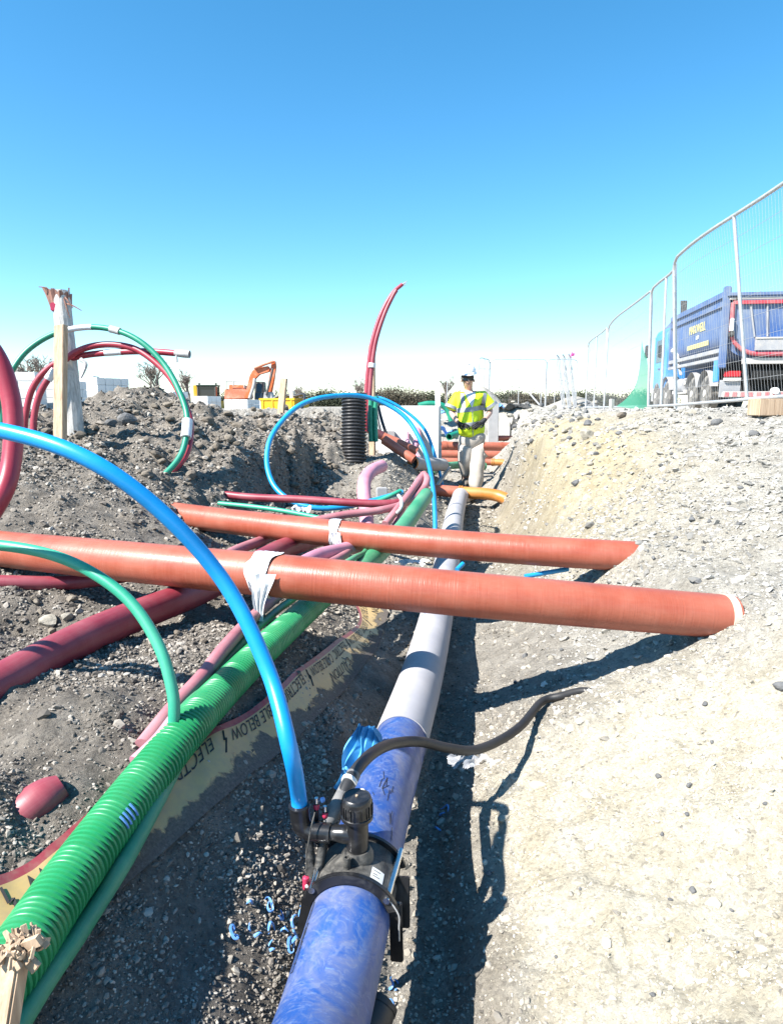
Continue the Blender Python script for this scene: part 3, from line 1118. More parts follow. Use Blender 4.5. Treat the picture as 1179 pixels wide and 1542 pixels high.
# faint blue index mark on the grey skin
k = int(cut + (400 - cut) * .20)
a = [tuple(mp_[k] + (mA_[k] * math.cos(x) + mB_[k] * math.sin(x)) * (MAINR + .0048)) for x in np.linspace(-.8, .55, 14)]
MB().tube(a, .0035, 6, None, (1, 1), None, False).build('index_mark', plain('faint_blue_mark', (.25, .29, .50), .6), t)


def on_main(k, ang, out=0.0):
    """point on the main's surface: k path index, ang from the top (positive to the right)"""
    d = mA_[k] * math.cos(ang) + mB_[k] * math.sin(ang)
    return Vector(mp_[k] + d * (MAINR + out))


def main_k(py):
    best = 0; bd = 1e9
    for i, q in enumerate(mp_):
        v = Vector(q) - Vector((0, 0, CAMZ))
        y = 771 - F * (v.dot(Vector((0, math.sin(PITCH), math.cos(PITCH)))) / v.dot(Vector((0, math.cos(PITCH), -math.sin(PITCH)))))
        if abs(y - py) < bd: bd = abs(y - py); best = i
    return best


sgn = 1 if (mB_[100][0] > 0) else -1     # mB points right or left
# printed line of small marks along the left shoulder, and hand-written strokes by the tee
pr = MB()
rg = np.random.default_rng(3)
GL = [[(0, 0), (0, 1)], [(0, 0), (0, 1), (.7, 1), (.7, .5), (0, .5)], [(0, 0), (.7, 0), (.7, 1), (0, 1), (0, 0)], [(.7, 1), (0, 1), (0, .5), (.7, .5), (.7, 0), (0, 0)], [(0, 0), (.35, 1), (.7, 0)]]


def stroke_on_main(pts, w, mb):
    """pts [(path index float, angle)]"""
    w3 = []
    for kf, an in pts:
        k0 = int(kf); f = kf - k0
        w3.append(on_main(k0, an, .0012) * (1 - f) + on_main(min(k0 + 1, 399), an, .0012) * f)
    for a, b in zip(w3[:-1], w3[1:]):
        if (a - b).length > 1e-5: mb.beam(a, b, w, .0006, (a - Vector(mp_[int(pts[0][0])])))


for gi, (py, gl) in enumerate([(1500, 2), (1489, 3), (1478, 1), (1455, 4), (1434, 0), (1420, 2), (1404, 3), (1390, 1), (1378, 0), (1366, 4), (1354, 2), (1345, 1)]):
    k = main_k(py)
    s = 1.7 if gi < 3 else 1.0
    stroke_on_main([(k + 2.0 * s * y, sgn * (-.98 + .07 * s * x)) for x, y in GL[gl]], .0011, pr)
pr.build('printed_line', M_INK, t)
hw = MB()
k = main_k(1235)
for q in range(9):
    a0 = sgn * (.05 + .085 * q + rg.uniform(-.03, .03)); kk = k + rg.uniform(-3, 6) - q * .7
    pts = [(kk + rg.uniform(-2.5, 2.5), a0 + rg.uniform(-.10, .10)) for _ in range(rg.integers(2, 5))]
    stroke_on_main(pts, .0013, hw)
for q in range(5):
    a0 = sgn * (-.28 + .05 * q); kk = main_k(1262)
    stroke_on_main([(kk + rg.uniform(0, 2.5), a0 + rg.uniform(-.05, .05)) for _ in range(3)], .0012, hw)
hw.build('marker_writing', M_INK, t)

# ================================================================== TAPPING TEE
k0 = main_k(1350)
TS = .86
TEE_SCALED = []
c0 = Vector(mp_[k0]); yv = Vector(mt_[k0]).normalized()
zv = Vector((0, 0, 1)); zv = (zv - yv * zv.dot(yv)).normalized(); xv = yv.cross(zv)
if xv.x < 0: xv = -xv


def tl(x, y, z):
    return c0 + xv * x + yv * y + zv * z


def tls(x, y, z):
    """the same, for the fittings above the saddle, which are scaled about the pipe's crown"""
    return tl(x * TS, y * TS, .088 + (z - .088) * TS)


tee = thing('tapping_tee', 'black plastic tapping tee with ribbed cap clamped onto the blue main', 'pipe fitting', tuple(c0))


def shell(a0, a1, y0, y1, r0, r1, n=22):
    mb = MB()
    an = np.linspace(a0, a1, n)
    prof = [(r0, y0), (r1, y0), (r1, y1), (r0, y1)]
    vs = []
    for a in an:
        for r, y in prof: vs.append(tl(r * math.sin(a), y, r * math.cos(a)))
    fs = []
    for i in range(n - 1):
        for j in range(4):
            q = (j + 1) % 4
            fs.append((i * 4 + j, i * 4 + q, i * 4 + 4 + q, i * 4 + 4 + j))
    fs.append((0, 1, 2, 3)); fs.append(tuple((n - 1) * 4 + j for j in (3, 2, 1, 0)))
    return mb.add(vs, fs)


shell(-1.25, 1.2, -.055, .075, MAINR + .001, MAINR + .016).build('saddle', M_BLACKD, tee, bevel=.002)
for y0 in (-.068, .066):
    shell(-1.3, 1.25, y0, y0 + .013, MAINR + .001, MAINR + .026).build('saddle_rib', M_BLACK, tee, bevel=.002)
# raised collar boss at the foot of the tower
TX = .006
MB().lathe([(.042, .085), (.042, .112), (.033, .128)], tl(TX, .012, 0), zv, 28).build('tower_boss', M_BLACKD, tee)
tw = MB()
tw.lathe([(.029, .10), (.029, .205), (.032, .207), (.032, .214)], tl(TX, .012, 0), zv, 28)
tw.build('tower', M_BLACK, tee)
cap = MB()
cap.lathe([(.037, .214), (.0418, .217), (.0418, .226), (.039, .228), (.039, .268), (.036, .277), (.033, .279), (.0315, .2775), (0.004, .2775)], tl(TX, .012, 0), zv, 36)
co = cap.build('cap', M_BLACK, tee)
for i in range(11):
    a = 2 * math.pi * i / 11
    for da in (-.10, .10):
        p = tl(TX + .0405 * math.cos(a + da), .012 + .0405 * math.sin(a + da), .246)
        MB().beam(p - zv * .016, p + zv * .014, .0024, .0035, (p - tl(TX, .012, .246))).build('cap_rib', M_BLACK, co)
MB().lathe([(.0035, .277), (.0035, .2805), (.001, .2815)], tl(TX, .012, 0), zv, 10).build('cap_stud', M_WOOD, co)
MB().lathe([(.009, .10), (.009, .138), (.0055, .138), (.0055, .12)], tl(-.012, -.040, 0), zv, 14).build('port', M_BLACKD, tee)
# branch, coupler, elbow
BZ = .165
MB().tube([tl(0, .012, BZ), tl(-.03, .012, BZ), tl(-.038, .012, BZ), tl(-.085, .012, BZ)], [.024, .024, .0195, .0195], 24, 24).build('branch', M_BLACK, tee)
cp = MB().lathe([(.020, 0), (.0255, .002), (.0255, .046), (.020, .048)], tl(-.064, .012, BZ), -xv, 26).build('coupler', M_BLACK, tee)
el = MB()
EX = -.142
el.tube([tl(-.106, .012, BZ), tl(-.122, .012, BZ + .001), tl(EX + .004, .012, BZ + .010), tl(EX - .003, .011, BZ + .03), tl(EX - .005, .010, BZ + .075)], .0255, 26, 36, (1, 1), .004)
eo = el.build('elbow', M_BLACK, tee)
MB().lathe([(.0255, 0), (.0275, .001), (.0275, .005), (.0255, .006)], tl(EX - .005, .010, BZ + .069), zv, 26).build('elbow_lip', M_BLACK, eo)
# fusion terminals with caps
for (x, y, z, capm) in ((EX + .036, .03, BZ + .052, M_SILVER), (-.083, .03, BZ + .030, M_SILVER)):
    tm = MB().cyl(tl(x, y, z - .03), tl(x, y, z + .02), .0065, seg=12).build('terminal', M_BLACK, tee)
    MB().cyl(tl(x, y, z + .02), tl(x, y, z + .034), .0062, .005, seg=12).build('terminal_cap', capm, tm)
    MB().lathe([(.007, 0), (.0085, .004), (.0085, .010), (.007, .014)], tl(x, y, z + .002), zv, 12).build('terminal_ring', M_PLUGR, tm)
MB().lathe([(.004, 0), (.0075, .003), (.0065, .010), (.002, .013)], tl(EX + .047, .034, BZ + .076), (xv + zv * .6), 12).build('blue_bung', M_SHAVE, tee)
# hanging red plug on its lead
lead = [tl(EX + .038, .006, BZ + .06), tl(EX + .033, -.022, BZ + .03), tl(EX + .025, -.034, BZ - .03), tl(EX + .020, -.036, BZ - .10)]
pb = MB().tube(lead, .0019, 8, 24).build('lead', M_BLACKD, tee)
MB().lathe([(.003, .004), (.0085, 0), (.0095, -.006), (.0085, -.012), (.0095, -.02), (.0085, -.032), (.003, -.036)], lead[-1], (0, 0, 1), 16).build('red_plug', M_PLUGR, tee)
MB().lathe([(.0045, 0), (.0045, .002), (.002, .002)], lead[-1] + Vector((.003, -.0095, -.018)), (.1, -1, 0), 12).build('plug_mark', M_WHITEP, tee)
# clamp straps: right jaw plate and left hinge arms
jr = MB()
jr.beam(tl(.099, -.052, .045), tl(.103, -.060, -.095), .010, .028, tuple(xv))
jr.beam(tl(.106, .01, .060), tl(.110, -.02, -.045), .010, .034, tuple(xv))
jr.build('right_jaw', M_BLACK, tee, bevel=.002, smooth=True)
MB().tube([tl(.088, -.066, .062), tl(.108, -.070, .03), tl(.109, -.072, .0), tl(.110, -.074, -.03)], .0018, 8, 24).build('jaw_wire', M_STEEL, tee)
MB().cyl(tl(.082, -.072, .062), tl(.094, .085, .068), .0075, seg=14).build('right_bolt', M_SILVER, tee)
MB().cyl(tl(-.082, -.072, .070), tl(-.090, .085, .072), .0075, seg=14).build('left_bolt', M_SILVER, tee)
jl = MB()
jl.tube([tl(-.125, .02, BZ - .02), tl(-.120, .005, .08), tl(-.112, -.012, .02), tl(-.108, -.016, -.05)], [.011, .012, .015, .016], 16, 20)
jl.build('left_arm', M_BLACKD, tee)
MB().tube([tl(-.085, .03, BZ), tl(-.094, .0, .08), tl(-.102, -.035, .0)], [.012, .012, .014], 16, 20).build('hinge_arm', M_BLACKD, tee)
MB().beam(tl(-.092, -.03, .05), tl(-.110, -.05, -.06), .018, .03, tuple(xv)).build('left_jaw', M_BLACK, tee, bevel=.002)
crown = tl(0, 0, .088)
for o in children(tee):
    if o.name.split('.')[0] in ('tower_boss', 'tower', 'cap', 'port', 'branch', 'coupler', 'elbow', 'terminal', 'blue_bung', 'lead', 'red_plug', 'plug_mark', 'left_arm', 'hinge_arm'):
        for q in [o] + children(o):
            off = crown - WL[q.name]
            q.data.transform(Matrix.Translation(off) @ Matrix.Scale(TS, 4) @ Matrix.Translation(-off))
# paper label on the saddle
lb = MB()
pts = [[tl((MAINR + .0168) * math.sin(a), y, (MAINR + .0168) * math.cos(a)) for a in np.linspace(.42, .72, 6)] for y in (-.045, -.012)]
lb.grid(pts, 2, 6)
lo = lb.build('sticker', M_WHITEP, tee)
st = MB()
for i, y in enumerate((-.036, -.030, -.020)):
    a0, a1 = .46, .62 if i != 1 else .56
    q0 = tl((MAINR + .0174) * math.sin(a0), y, (MAINR + .0174) * math.cos(a0)); q1 = tl((MAINR + .0174) * math.sin(a1), y, (MAINR + .0174) * math.cos(a1))
    st.beam(q0, q1, .0016, .0004, zv)
st.build('sticker_print', M_INK, lo)

# ================================================================== NEAR FLEXIBLE SERVICES
e0 = tls(EX - .005, .010, BZ + .055)
e1 = tls(EX - .006, .010, BZ + .105)
print('elbow', e0, 'want', P(447, 1222, 1.36))
pipe('blue_service_pipe', M_BLUE, 'bright blue service pipe arching from the tapping tee up to the left', 'water pipe',
     [e0, e1, P(437, 1130, 1.44), P(404, 1010, 1.52), P(340, 880, 1.55), P(245, 772, 1.50), P(130, 690, 1.46), P(0, 648, 1.50), P(-140, 632, 1.6), P(-320, 660, 1.7), P(-480, 760, 1.8)], .0178, seg=24, n=110)
hz = Vector((0, 0, .0))
hose = [P(484, 1268, 1.57), P(494, 1238, 1.56), P(511, 1207, 1.57), P(533, 1165, 1.63), P(560, 1135, 1.76), P(592, 1120, 1.92), P(632, 1117, 2.04), P(672, 1126, 2.10), P(712, 1130, 2.18), P(752, 1115, 2.30), P(785, 1092, 2.42)] + [ground_at(x, y) + Vector((0, 0, z)) for x, y, z in ((815, 1070, .03), (845, 1053, .012), (876, 1041, .0), (905, 1034, -.03))]
hz_t = thing('black_hose', 'black rubber hose lying over the blue main and up the pale bank', 'hose', tuple(hose[5]))
MB().tube(hose, .0152, 20, 120).build('hose_wall', M_HOSE, hz_t)
MB().tube(hose[1:4], .0172, 20, 40).build('grey_cuff', plain('scuffed_grey_rubber', (.10, .10, .10), .6, .25, 30, .5, (.24, .23, .22)), hz_t)
hh = catmull(hose, 200)
MB().tube([tuple(q) for q in hh[18:20]], .0195, 16, None, (1, 1), None, False).build('white_tie', M_WHITEP, hz_t)

pipe('green_service_pipe', M_TEAL, 'pale teal green service pipe arching into the ground beside the corrugated duct', 'duct',
     [P(-260, 850, 1.98), P(-120, 820, 1.95), P(0, 821, 1.92), P(100, 843, 1.88), P(185, 895, 1.84), P(236, 965, 1.80), P(260, 1040, 1.77), P(262, 1095, 1.76), P(258, 1130, 1.76)], .0155, seg=20, n=80)

# ------------------------------------------------------------------ corrugated green duct and the ducts by it
GP = [P(-75, 1570, 1.01), P(20, 1450, 1.145), P(104, 1327, 1.33), P(190, 1212, 1.54), P(279, 1102, 1.80), P(345, 1030, 2.11), P(407, 969, 2.46), P(475, 907, 3.0), P(500, 885, 3.25)]
gpath = catmull(GP, 1700)
gl_ = np.concatenate([[0], np.cumsum(np.linalg.norm(np.diff(gpath, axis=0), axis=1))])
PIT = .0135


def rib(l):
    ph = (l / PIT) % 1.0
    return .0540 - (.0080 * (1 - min(1, abs(ph - .5) / .27) ** 2) if abs(ph - .5) < .27 else 0)


gd = thing('green_corrugated_duct', 'bright green corrugated duct running from the near left corner under the orange pipe', 'duct', tuple(gpath[700]))
MB().tube([tuple(q) for q in gpath], rib, 36, None, (1, 1), None, False).build('ribbed_wall', M_GREEN, gd, angle=60)
# blue ink patch on the ribs
kk = int(np.argmin([abs((q - np.array(P(195, 1245, 1.47))) @ np.array([0, 1, 0])) for q in gpath]))
gt_, gA_, gB_ = frames(gpath)
sg = 1 if gB_[kk][0] > 0 else -1
bp = MB()
for q in range(4):
    kq = kk - 4 + int(q * PIT / gl_[1])
    c = gpath[kq]
    arc = [tuple(c + (gA_[kq] * math.cos(x) + gB_[kq] * math.sin(x)) * .0538) for x in np.linspace(sg * .75, sg * 1.35, 9)]
    bp.tube(arc, .0026, 6, None, (1, 1), None, False)
bp.build('blue_ink_patch', M_SHAVE, gd)

pipe('green_smooth_duct', M_GREENS, 'slim smooth green duct tucked under the right side of the corrugated duct', 'duct',
     [P(0, 1590, 1.02), P(68, 1480, 1.16), P(112, 1416, 1.25), P(153, 1353, 1.36), P(182, 1307, 1.41), P(208, 1261, 1.49), P(232, 1216, 1.57), P(254, 1175, 1.67), P(272, 1140, 1.77), P(290, 1105, 1.88)], .0185, seg=20, n=70)
pipe('green_smooth_duct', M_GREENS, 'slim dull green duct along the left side of the corrugated duct below the white bag', 'duct',
     [P(262, 1085, 1.85), P(310, 1030, 2.08), P(351, 984, 2.34), P(387, 947, 2.58), P(411, 925, 2.78), P(433, 908, 2.98), P(485, 872, 3.4), P(530, 842, 3.65), P(548, 833, 3.85), P(552, 824, 4.0)], .0155, seg=18, n=70)
pipe('maroon_duct', M_PINK, 'dusty maroon duct running beside the corrugated green duct into the soil', 'duct',
     [P(215, 1125, 1.74), P(262, 1066, 1.92), P(305, 1019, 2.09), P(340, 974, 2.28), P(381, 930, 2.6), P(425, 893, 3.0), P(485, 855, 3.4), P(515, 838, 3.75), P(525, 830, 3.9)], .0235, seg=22, n=70)
tt = MB().tube([P(205, 1150, 1.66), P(240, 1118, 1.72), P(266, 1085, 1.80)], [.022, .024, .025], 20, 14, (1, 1))
solo(tt, 'white_pipe_end', M_PINK2, 'pale pinkish pipe stub half hidden where the teal pipe enters the soil', 'pipe')

# ------------------------------------------------------------------ big maroon duct
pipe('large_maroon_duct', M_MAROON, 'large dark maroon duct entering at the left edge below the orange pipe', 'duct',
     [P(-120, 1105, 1.74), P(0, 1030, 2.02), P(150, 950, 2.45), P(300, 890, 3.0), P(385, 848, 3.62), P(430, 825, 4.1), P(490, 806, 4.6)], .061, seg=32, n=60)
pipe('maroon_duct', M_PINK, 'maroon duct slanting up between the two orange pipes beside the large one', 'duct',
     [P(290, 868, 3.35), P(350, 832, 3.9), P(400, 812, 4.3), P(440, 795, 4.7)], .031, seg=18, n=30)
pipe('maroon_duct', M_MAROON, 'thin maroon duct under the left end of the near orange pipe', 'duct',
     [P(-150, 876, 2.95), P(0, 877, 3.02), P(90, 878, 3.1), P(180, 868, 3.2), P(260, 852, 3.4)], .033, seg=18, n=40)
pipe('buried_maroon_duct', M_MAROON, 'dull maroon duct end poking out of the loose soil at the lower left', 'duct',
     [P(0, 1262, 1.49), P(45, 1219, 1.505), P(78, 1195, 1.535), P(95, 1183, 1.55)], [.046, .046, .046, .046, .045, .044, .040, .028], seg=28, n=24)
pipe('pink_duct', M_PINK2, 'pale pink duct lying between the two orange pipes near the white bag', 'duct',
     [P(440, 858, 3.3), P(478, 838, 3.6), P(512, 829, 3.85), P(540, 822, 4.05)], .04, seg=20, n=24)

# ================================================================== ORANGE PIPES
def bagtie(pts, f, r, name_label, seed, drop, w):
    """white polythene strip wrapped round a pipe with a hanging twisted tail"""
    p = catmull(pts, 300); k = int(np.argmin(((p - np.array(f)) ** 2).sum(1)))
    tt_, A, B = frames(p)
    o = thing('plastic_strip', name_label, 'plastic strip', tuple(p[k]))
    rg = np.random.default_rng(seed)
    n, m = 46, 12
    pos = []
    for i in range(n):
        a = -math.pi * .95 + 2 * math.pi * .95 * i / (n - 1)
        row = []
        half = w * (.75 + .25 * math.cos(a)) * (1 + .12 * math.sin(5 * a + seed))
        for j in range(m):
            s = (j / (m - 1) - .5) * 2
            kk = int(np.clip(k + (s * half) / .001 * .3, 0, 299))
            c = p[k] + tt_[k] * (s * half + .012 * math.sin(2 * a + seed))
            bumpy = .0025 + .005 * abs(math.sin(7 * s + 3.1 * a + seed)) * (.4 + .6 * abs(math.sin(2.3 * a))) + .003 * abs(math.sin(13 * s - 4 * a))
            d = A[k] * math.cos(a) + B[k] * math.sin(a)
            row.append(tuple(c + d * (r + bumpy)))
        pos.append(row)
    MB().grid(pos, n, m).build('wrap', M_BAG, o, angle=25)
    # tail
    d0 = Vector(p[k]) + Vector((0, -r - .014, r * .35))
    mb = MB(); rows = []
    for i in range(16):
        s = i / 15
        wd = w * (.95 - .80 * s)
        row = []
        for j in range(7):
            u = (j / 6 - .5) * 2
            row.append(tuple(d0 + Vector((u * wd + .012 * math.sin(4 * s + seed), -.004 - .012 * abs(math.sin(5 * u + 2 * s + seed)) - .004 * s, -drop * s))))
        rows.append(row)
    mb.grid(rows, 16, 7)
    mb.build('tail', M_BAG, o, angle=25)
    return o


OR1 = [P(-160, 806, 3.5), P(0, 826, 3.28), P(107, 837, 3.05), P(250, 851, 2.84), P(420, 867, 2.70), P(600, 885, 2.62), P(760, 900, 2.6), P(1000, 921, 2.65), P(1100, 929, 2.68)]
o1 = thing('orange_drain_pipe', 'nearer of the two large terracotta orange pipes bridging the trench', 'drain pipe', tuple(OR1[2]))
MB().tube(OR1, .086, 40, 110, (1, 1), .006).build('pipe_wall', M_ORANGE, o1)
pe = catmull(OR1, 400)
MB().tube([tuple(q) for q in pe[395:399]], .0885, 40, None, (1, 1), None, False).build('pale_end_ring', plain('cream_seal', (.55, .47, .38), .6, .1, 30), o1)
OR2 = [P(180, 752, 5.0), P(250, 772, 4.72), P(510, 804, 4.02), P(760, 826, 3.74), P(990, 840, 3.62), P(1040, 843, 3.6)]
o2 = thing('orange_drain_pipe', 'farther of the two large terracotta orange pipes bridging the trench', 'drain pipe', tuple(OR2[2]))
MB().tube(OR2, .081, 40, 80).build('pipe_wall', M_ORANGE, o2)
bagtie(OR1, P(404, 866, 2.71), .086, 'white polythene strip knotted round the nearer orange pipe', 2, .185, .050)
bagtie(OR2, P(510, 804, 4.02), .081, 'white polythene strip knotted round the farther orange pipe', 5, .155, .034)

# ================================================================== WARNING TAPE
def GA(px, py, dz=.008):
    g = ground_at(px, py, .7)
    return g + Vector((0, 0, dz))


TLP = [(-190, 1440), (-60, 1366), (43, 1312), (86, 1272), (180, 1205), (262, 1146), (319, 1106), (370, 1080), (420, 1040), (489, 983), (538, 945), (540, 925), (530, 905), (533, 884)]
TRP = [(-60, 1560), (60, 1466), (120, 1410), (153, 1378), (229, 1309), (290, 1256), (345, 1205), (395, 1164), (455, 1113), (520, 1047), (566, 985), (578, 950), (586, 920), (590, 890)]
NT_ = 240


def param(pts):
    p = np.array([tuple(q) for q in pts]); p = np.vstack([2 * p[0] - p[1], p, 2 * p[-1] - p[-2]])
    out = []
    for s in np.linspace(0, len(p) - 3, NT_):
        i = min(int(s), len(p) - 4); t = s - i
        a, b, c, d = p[i:i + 4]
        out.append(.5 * (2 * b + (c - a) * t + (2 * a - 5 * b + 4 * c - d) * t * t + (3 * b - a - 3 * c + d) * t ** 3))
    return np.array(out)


tL = param([GA(*q) for q in TLP]); tR = param([GA(*q) for q in TRP])
for arr in (tL, tR):     # a tape cannot follow every pebble: smooth it along its length
    for _ in range(3):
        arr[2:-2] = (arr[:-4] + arr[1:-3] + arr[2:-2] + arr[3:-1] + arr[4:]) / 5
tU = np.concatenate([[0], np.cumsum(np.linalg.norm(np.diff((tL + tR) / 2, axis=0), axis=1))])
NV = 14
TG = tL[:, None, :] * (1 - np.linspace(0, 1, NV)[None, :, None]) + tR[:, None, :] * np.linspace(0, 1, NV)[None, :, None]
TG[:, :, 2] = np.maximum(TG[:, :, 2], H(TG[:, :, 0].ravel(), TG[:, :, 1].ravel()).reshape(NT_, NV) + .007)
for _ in range(7):
    TG[1:-1] = (TG[:-2] + TG[1:-1] * 2 + TG[2:]) / 4
    TG[:, 1:-1] = (TG[:, :-2] + TG[:, 1:-1] * 2 + TG[:, 2:]) / 4
TG[:, :, 2] += .004


def tape_pt(u, v):
    fi = float(np.clip(np.interp(u, tU, np.arange(NT_)), 0, NT_ - 1.001)); fj = float(np.clip(v, 0, 1)) * (NV - 1.001)
    i = int(fi); j = int(fj); a = fi - i; c = fj - j
    return (TG[i, j] * (1 - a) + TG[i + 1, j] * a) * (1 - c) + (TG[i, j + 1] * (1 - a) + TG[i + 1, j + 1] * a) * c


tape = thing('warning_tape', 'cream warning tape with maroon borders and black electric cable lettering, partly buried', 'warning tape', tuple(tape_pt(1.0, .5)))
pos = []; uvs = []
for i in range(NT_):
    u = tU[i]
    pos.append([tuple(tape_pt(u, j / (NV - 1))) for j in range(NV)])
    uvs.append([(u, j / (NV - 1)) for j in range(NV)])
MB().grid(pos, NT_, NV, uvs).build('ribbon', M_TAPE, tape, recalc=False)
wid = .165


def tape_text(body, u_start, v_base, size, compress=1.0):
    """lettering laid on the tape: reads from far to near, letter tops towards the low edge"""
    vs, fs = text_mesh(body, size)
    out = []
    for x, y, z in vs:
        u = u_start - x * compress; v = v_base + y / wid
        p = Vector(tape_pt(u, min(.995, v)))
        e = .004
        du = Vector(tape_pt(u + e, v)) - Vector(tape_pt(u - e, v)); dv = Vector(tape_pt(u, v + e)) - Vector(tape_pt(u, v - e))
        nrm = du.cross(dv).normalized()
        if nrm.dot(Vector((0, 0, CAMZ)) - p) < 0: nrm = -nrm
        out.append(tuple(p + nrm * .0016))
    MB().add(out, fs).build('lettering', M_INK, tape, recalc=False, smooth=False)


def tu(px, py, z):
    q = np.array(GA(px, py)); m = (tL + tR) / 2
    return float(np.interp(np.argmin(((m - q)[:, :2] ** 2).sum(1)), np.arange(NT_), tU))


ub = tu(474, 1039, .3); PER = ub - tu(349, 1144, .3)
print('tape length', tU[-1], 'bolt', ub, 'period', PER)


def tape_line(body, u_far, u_near, v_base, size):
    vs, fs = text_mesh(body, size)
    tape_text(body, u_far, v_base, size, (u_far - u_near) / max(v[0] for v in vs))


for k in range(-2, 3):
    u0 = ub + k * PER
    tape_line('ELECTRIC', u0 - .035 * PER / .5, u0 - .40 * PER, .15, .056)
    tape_line('CABLE BELOW', u0 + .55 * PER, u0 + .065 * PER, .15, .056)
    if k >= 0: tape_line('CAUTION', u0 + .85 * PER, u0 + .35 * PER, .52, .050)
    a = [tape_pt(u0 + .012, .15), tape_pt(u0 + .004, .34), tape_pt(u0 + .016, .31), tape_pt(u0 - .004, .55)]
    mb = MB()
    for q, w_ in zip(a[:-1], a[1:]):
        mb.beam(Vector(q) + Vector((0, 0, .003)), Vector(w_) + Vector((0, 0, .003)), .005, .0008)
    mb.build('bolt_mark', M_INK, tape)

# ================================================================== SMALL NEAR THINGS
# splintered stake at the bottom-left corner
st0, st1 = P(6, 1560, .81), P(27, 1428, .83)
stake = thing('splintered_stake', 'broken wooden stake with a splintered top in front of the green duct', 'wooden stake', tuple(st0))
ax = (st1 - st0); lo_ = st0 - ax * 2.2
MB().beam(lo_, st1, .027, .022, (-.3, -1, 0)).build('shaft', M_WOOD, stake, bevel=.003)
rg = np.random.default_rng(8)
axn = ax.normalized()
for i in range(95):
    a = rg.uniform(0, 6.28); r = .028 * rg.random() ** .6
    h = rg.uniform(-.012, .020) * (1 - .5 * r / .028)
    c = st1 + Vector((r * math.cos(a) + .004, r * math.sin(a) * .8, 0)) + axn * h
    m = Matrix.Rotation(rg.uniform(-.9, .9), 3, 'X') @ Matrix.Rotation(rg.uniform(-.9, .9), 3, 'Y') @ Matrix.Rotation(rg.uniform(0, 3.1), 3, 'Z')
    MB().box(c, (rg.uniform(.003, .008), rg.uniform(.003, .006), rg.uniform(.008, .018)), m, (rg.uniform(.3, 1), rg.uniform(.4, 1))).build('splinter', M_WOOD, stake, smooth=False)
for s_, l_ in ((Vector((-1, -.2, -.05)), .040), (Vector((.8, -.3, -.55)), .034), (Vector((.9, -.2, .5)), .036), (Vector((-.7, -.4, -.4)), .03)):
    MB().beam(st1 + s_ * .006, st1 + s_ * l_, .012, .007, (0, -1, 0)).build('splinter', M_WOOD, stake)

# blue rag beside the main
drape(P(556, 1092, 2.12), .15, .17, M_BLUEC, 'blue_rag', 'crumpled light blue rag wedged against the left of the main', 'rag', 4, (-.55, -.8, .1), 5.2, .05, .05)
crumple(P(534, 1160, 2.02), .05, M_BLUEC, 'blue_rag', 'crumpled end of blue cloth on the soil below the larger blue rag', 'rag', 6, aspect=(1.0, .7, .9))
# clear bag under the hose
crumple(P(706, 1146, 2.16) + Vector((0, 0, .01)), .085, M_CLEAR, 'clear_bag', 'clear plastic bag on the gravel under the black hose', 'plastic bag', 9, aspect=(1.05, .75, .45))
crumple(P(618, 845, 4.3), .11, M_BAG, 'white_plastic_scrap', 'crumpled white plastic between the orange pipes left of the main', 'plastic scrap', 12, aspect=(1.1, .5, .4))
crumple(P(452, 766, 5.15), .085, M_BAG, 'white_plastic_scrap', 'crumpled dirty white plastic behind the farther orange pipe', 'plastic scrap', 15, aspect=(1.1, .7, .9))
for px_, py_, w_, l_ in ((76, 942, 34, 'large pale flat stone behind the large maroon duct'), (102, 932, 26, 'pale broken stone above the flat stone behind the large maroon duct'), (120, 945, 18, 'small pale stone right of the flat stone behind the large maroon duct')):
    rock(px_, py_, w_, 'r', l_)
pipe('blue_pipe_offcut', M_BLUE2, 'short bright blue pipe offcut on the gravel between the orange pipes', 'pipe offcut', [P(790, 868, 3.7), P(825, 862, 3.72), P(855, 857, 3.75)], .013, seg=12, n=8)
pipe('blue_pipe_offcut', M_BLUE2, 'tiny blue pipe offcut right beside the grey main between orange pipes', 'pipe offcut', [P(688, 858, 4.35), P(697, 849, 4.4)], .016, seg=12, n=6)
bs = thing('black_rubber_stub', 'black rubber pipe stub under the near end of the blue main', 'pipe stub', tuple(P(560, 1530, 1.32)))
MB().tube([P(520, 1590, 1.30), P(556, 1545, 1.36), P(567, 1515, 1.40)], .040, 28, 16, (1, 1), .006).build('stub_wall', M_HOSE, bs)
MB().tube([P(566, 1517, 1.397), P(569, 1509, 1.405)], .043, 28, 3, (1, 1)).build('rim', M_HOSE, bs)
# blue plastic shavings
SH = [(372, 1368), (400, 1366), (452, 1372), (430, 1400), (446, 1408), (436, 1420), (414, 1402), (395, 1412), (420, 1388), (455, 1396), (462, 1384), (470, 1376), (440, 1430), (560, 1470), (590, 1482), (583, 1520), (666, 1235), (660, 1250), (673, 1225), (350, 1410), (415, 1440), (595, 1500)]
rg = np.random.default_rng(77)
for i, (px, py) in enumerate(SH):
    g = ground_at(px, py)
    if g is None: continue
    h = rg.uniform(0, 6.28); cv = rg.uniform(60, 170) * rg.choice([-1, 1]); L = rg.uniform(.025, .075)
    p = g + Vector((0, 0, .004)); pts = []
    for q in range(20):
        pts.append(tuple(p + Vector((0, 0, .010 * math.sin(q * .33 + i)))))
        h += cv * (L / 20) * (1 + .8 * math.sin(q * .5 + i)); p = p + Vector((math.cos(h), math.sin(h), 0)) * (L / 20)
        p.z = max(p.z, h1(p.x, p.y) + .004)
    mb = MB().tube(pts, [.0008, .0024, .0028, .0022, .0007], 5, 26, ell=1.5)
    solo(mb, 'plastic_shaving', M_SHAVE, 'blue curled plastic shaving on the gravel beside the main', 'plastic shaving', 'blue plastic shavings on the trench floor')

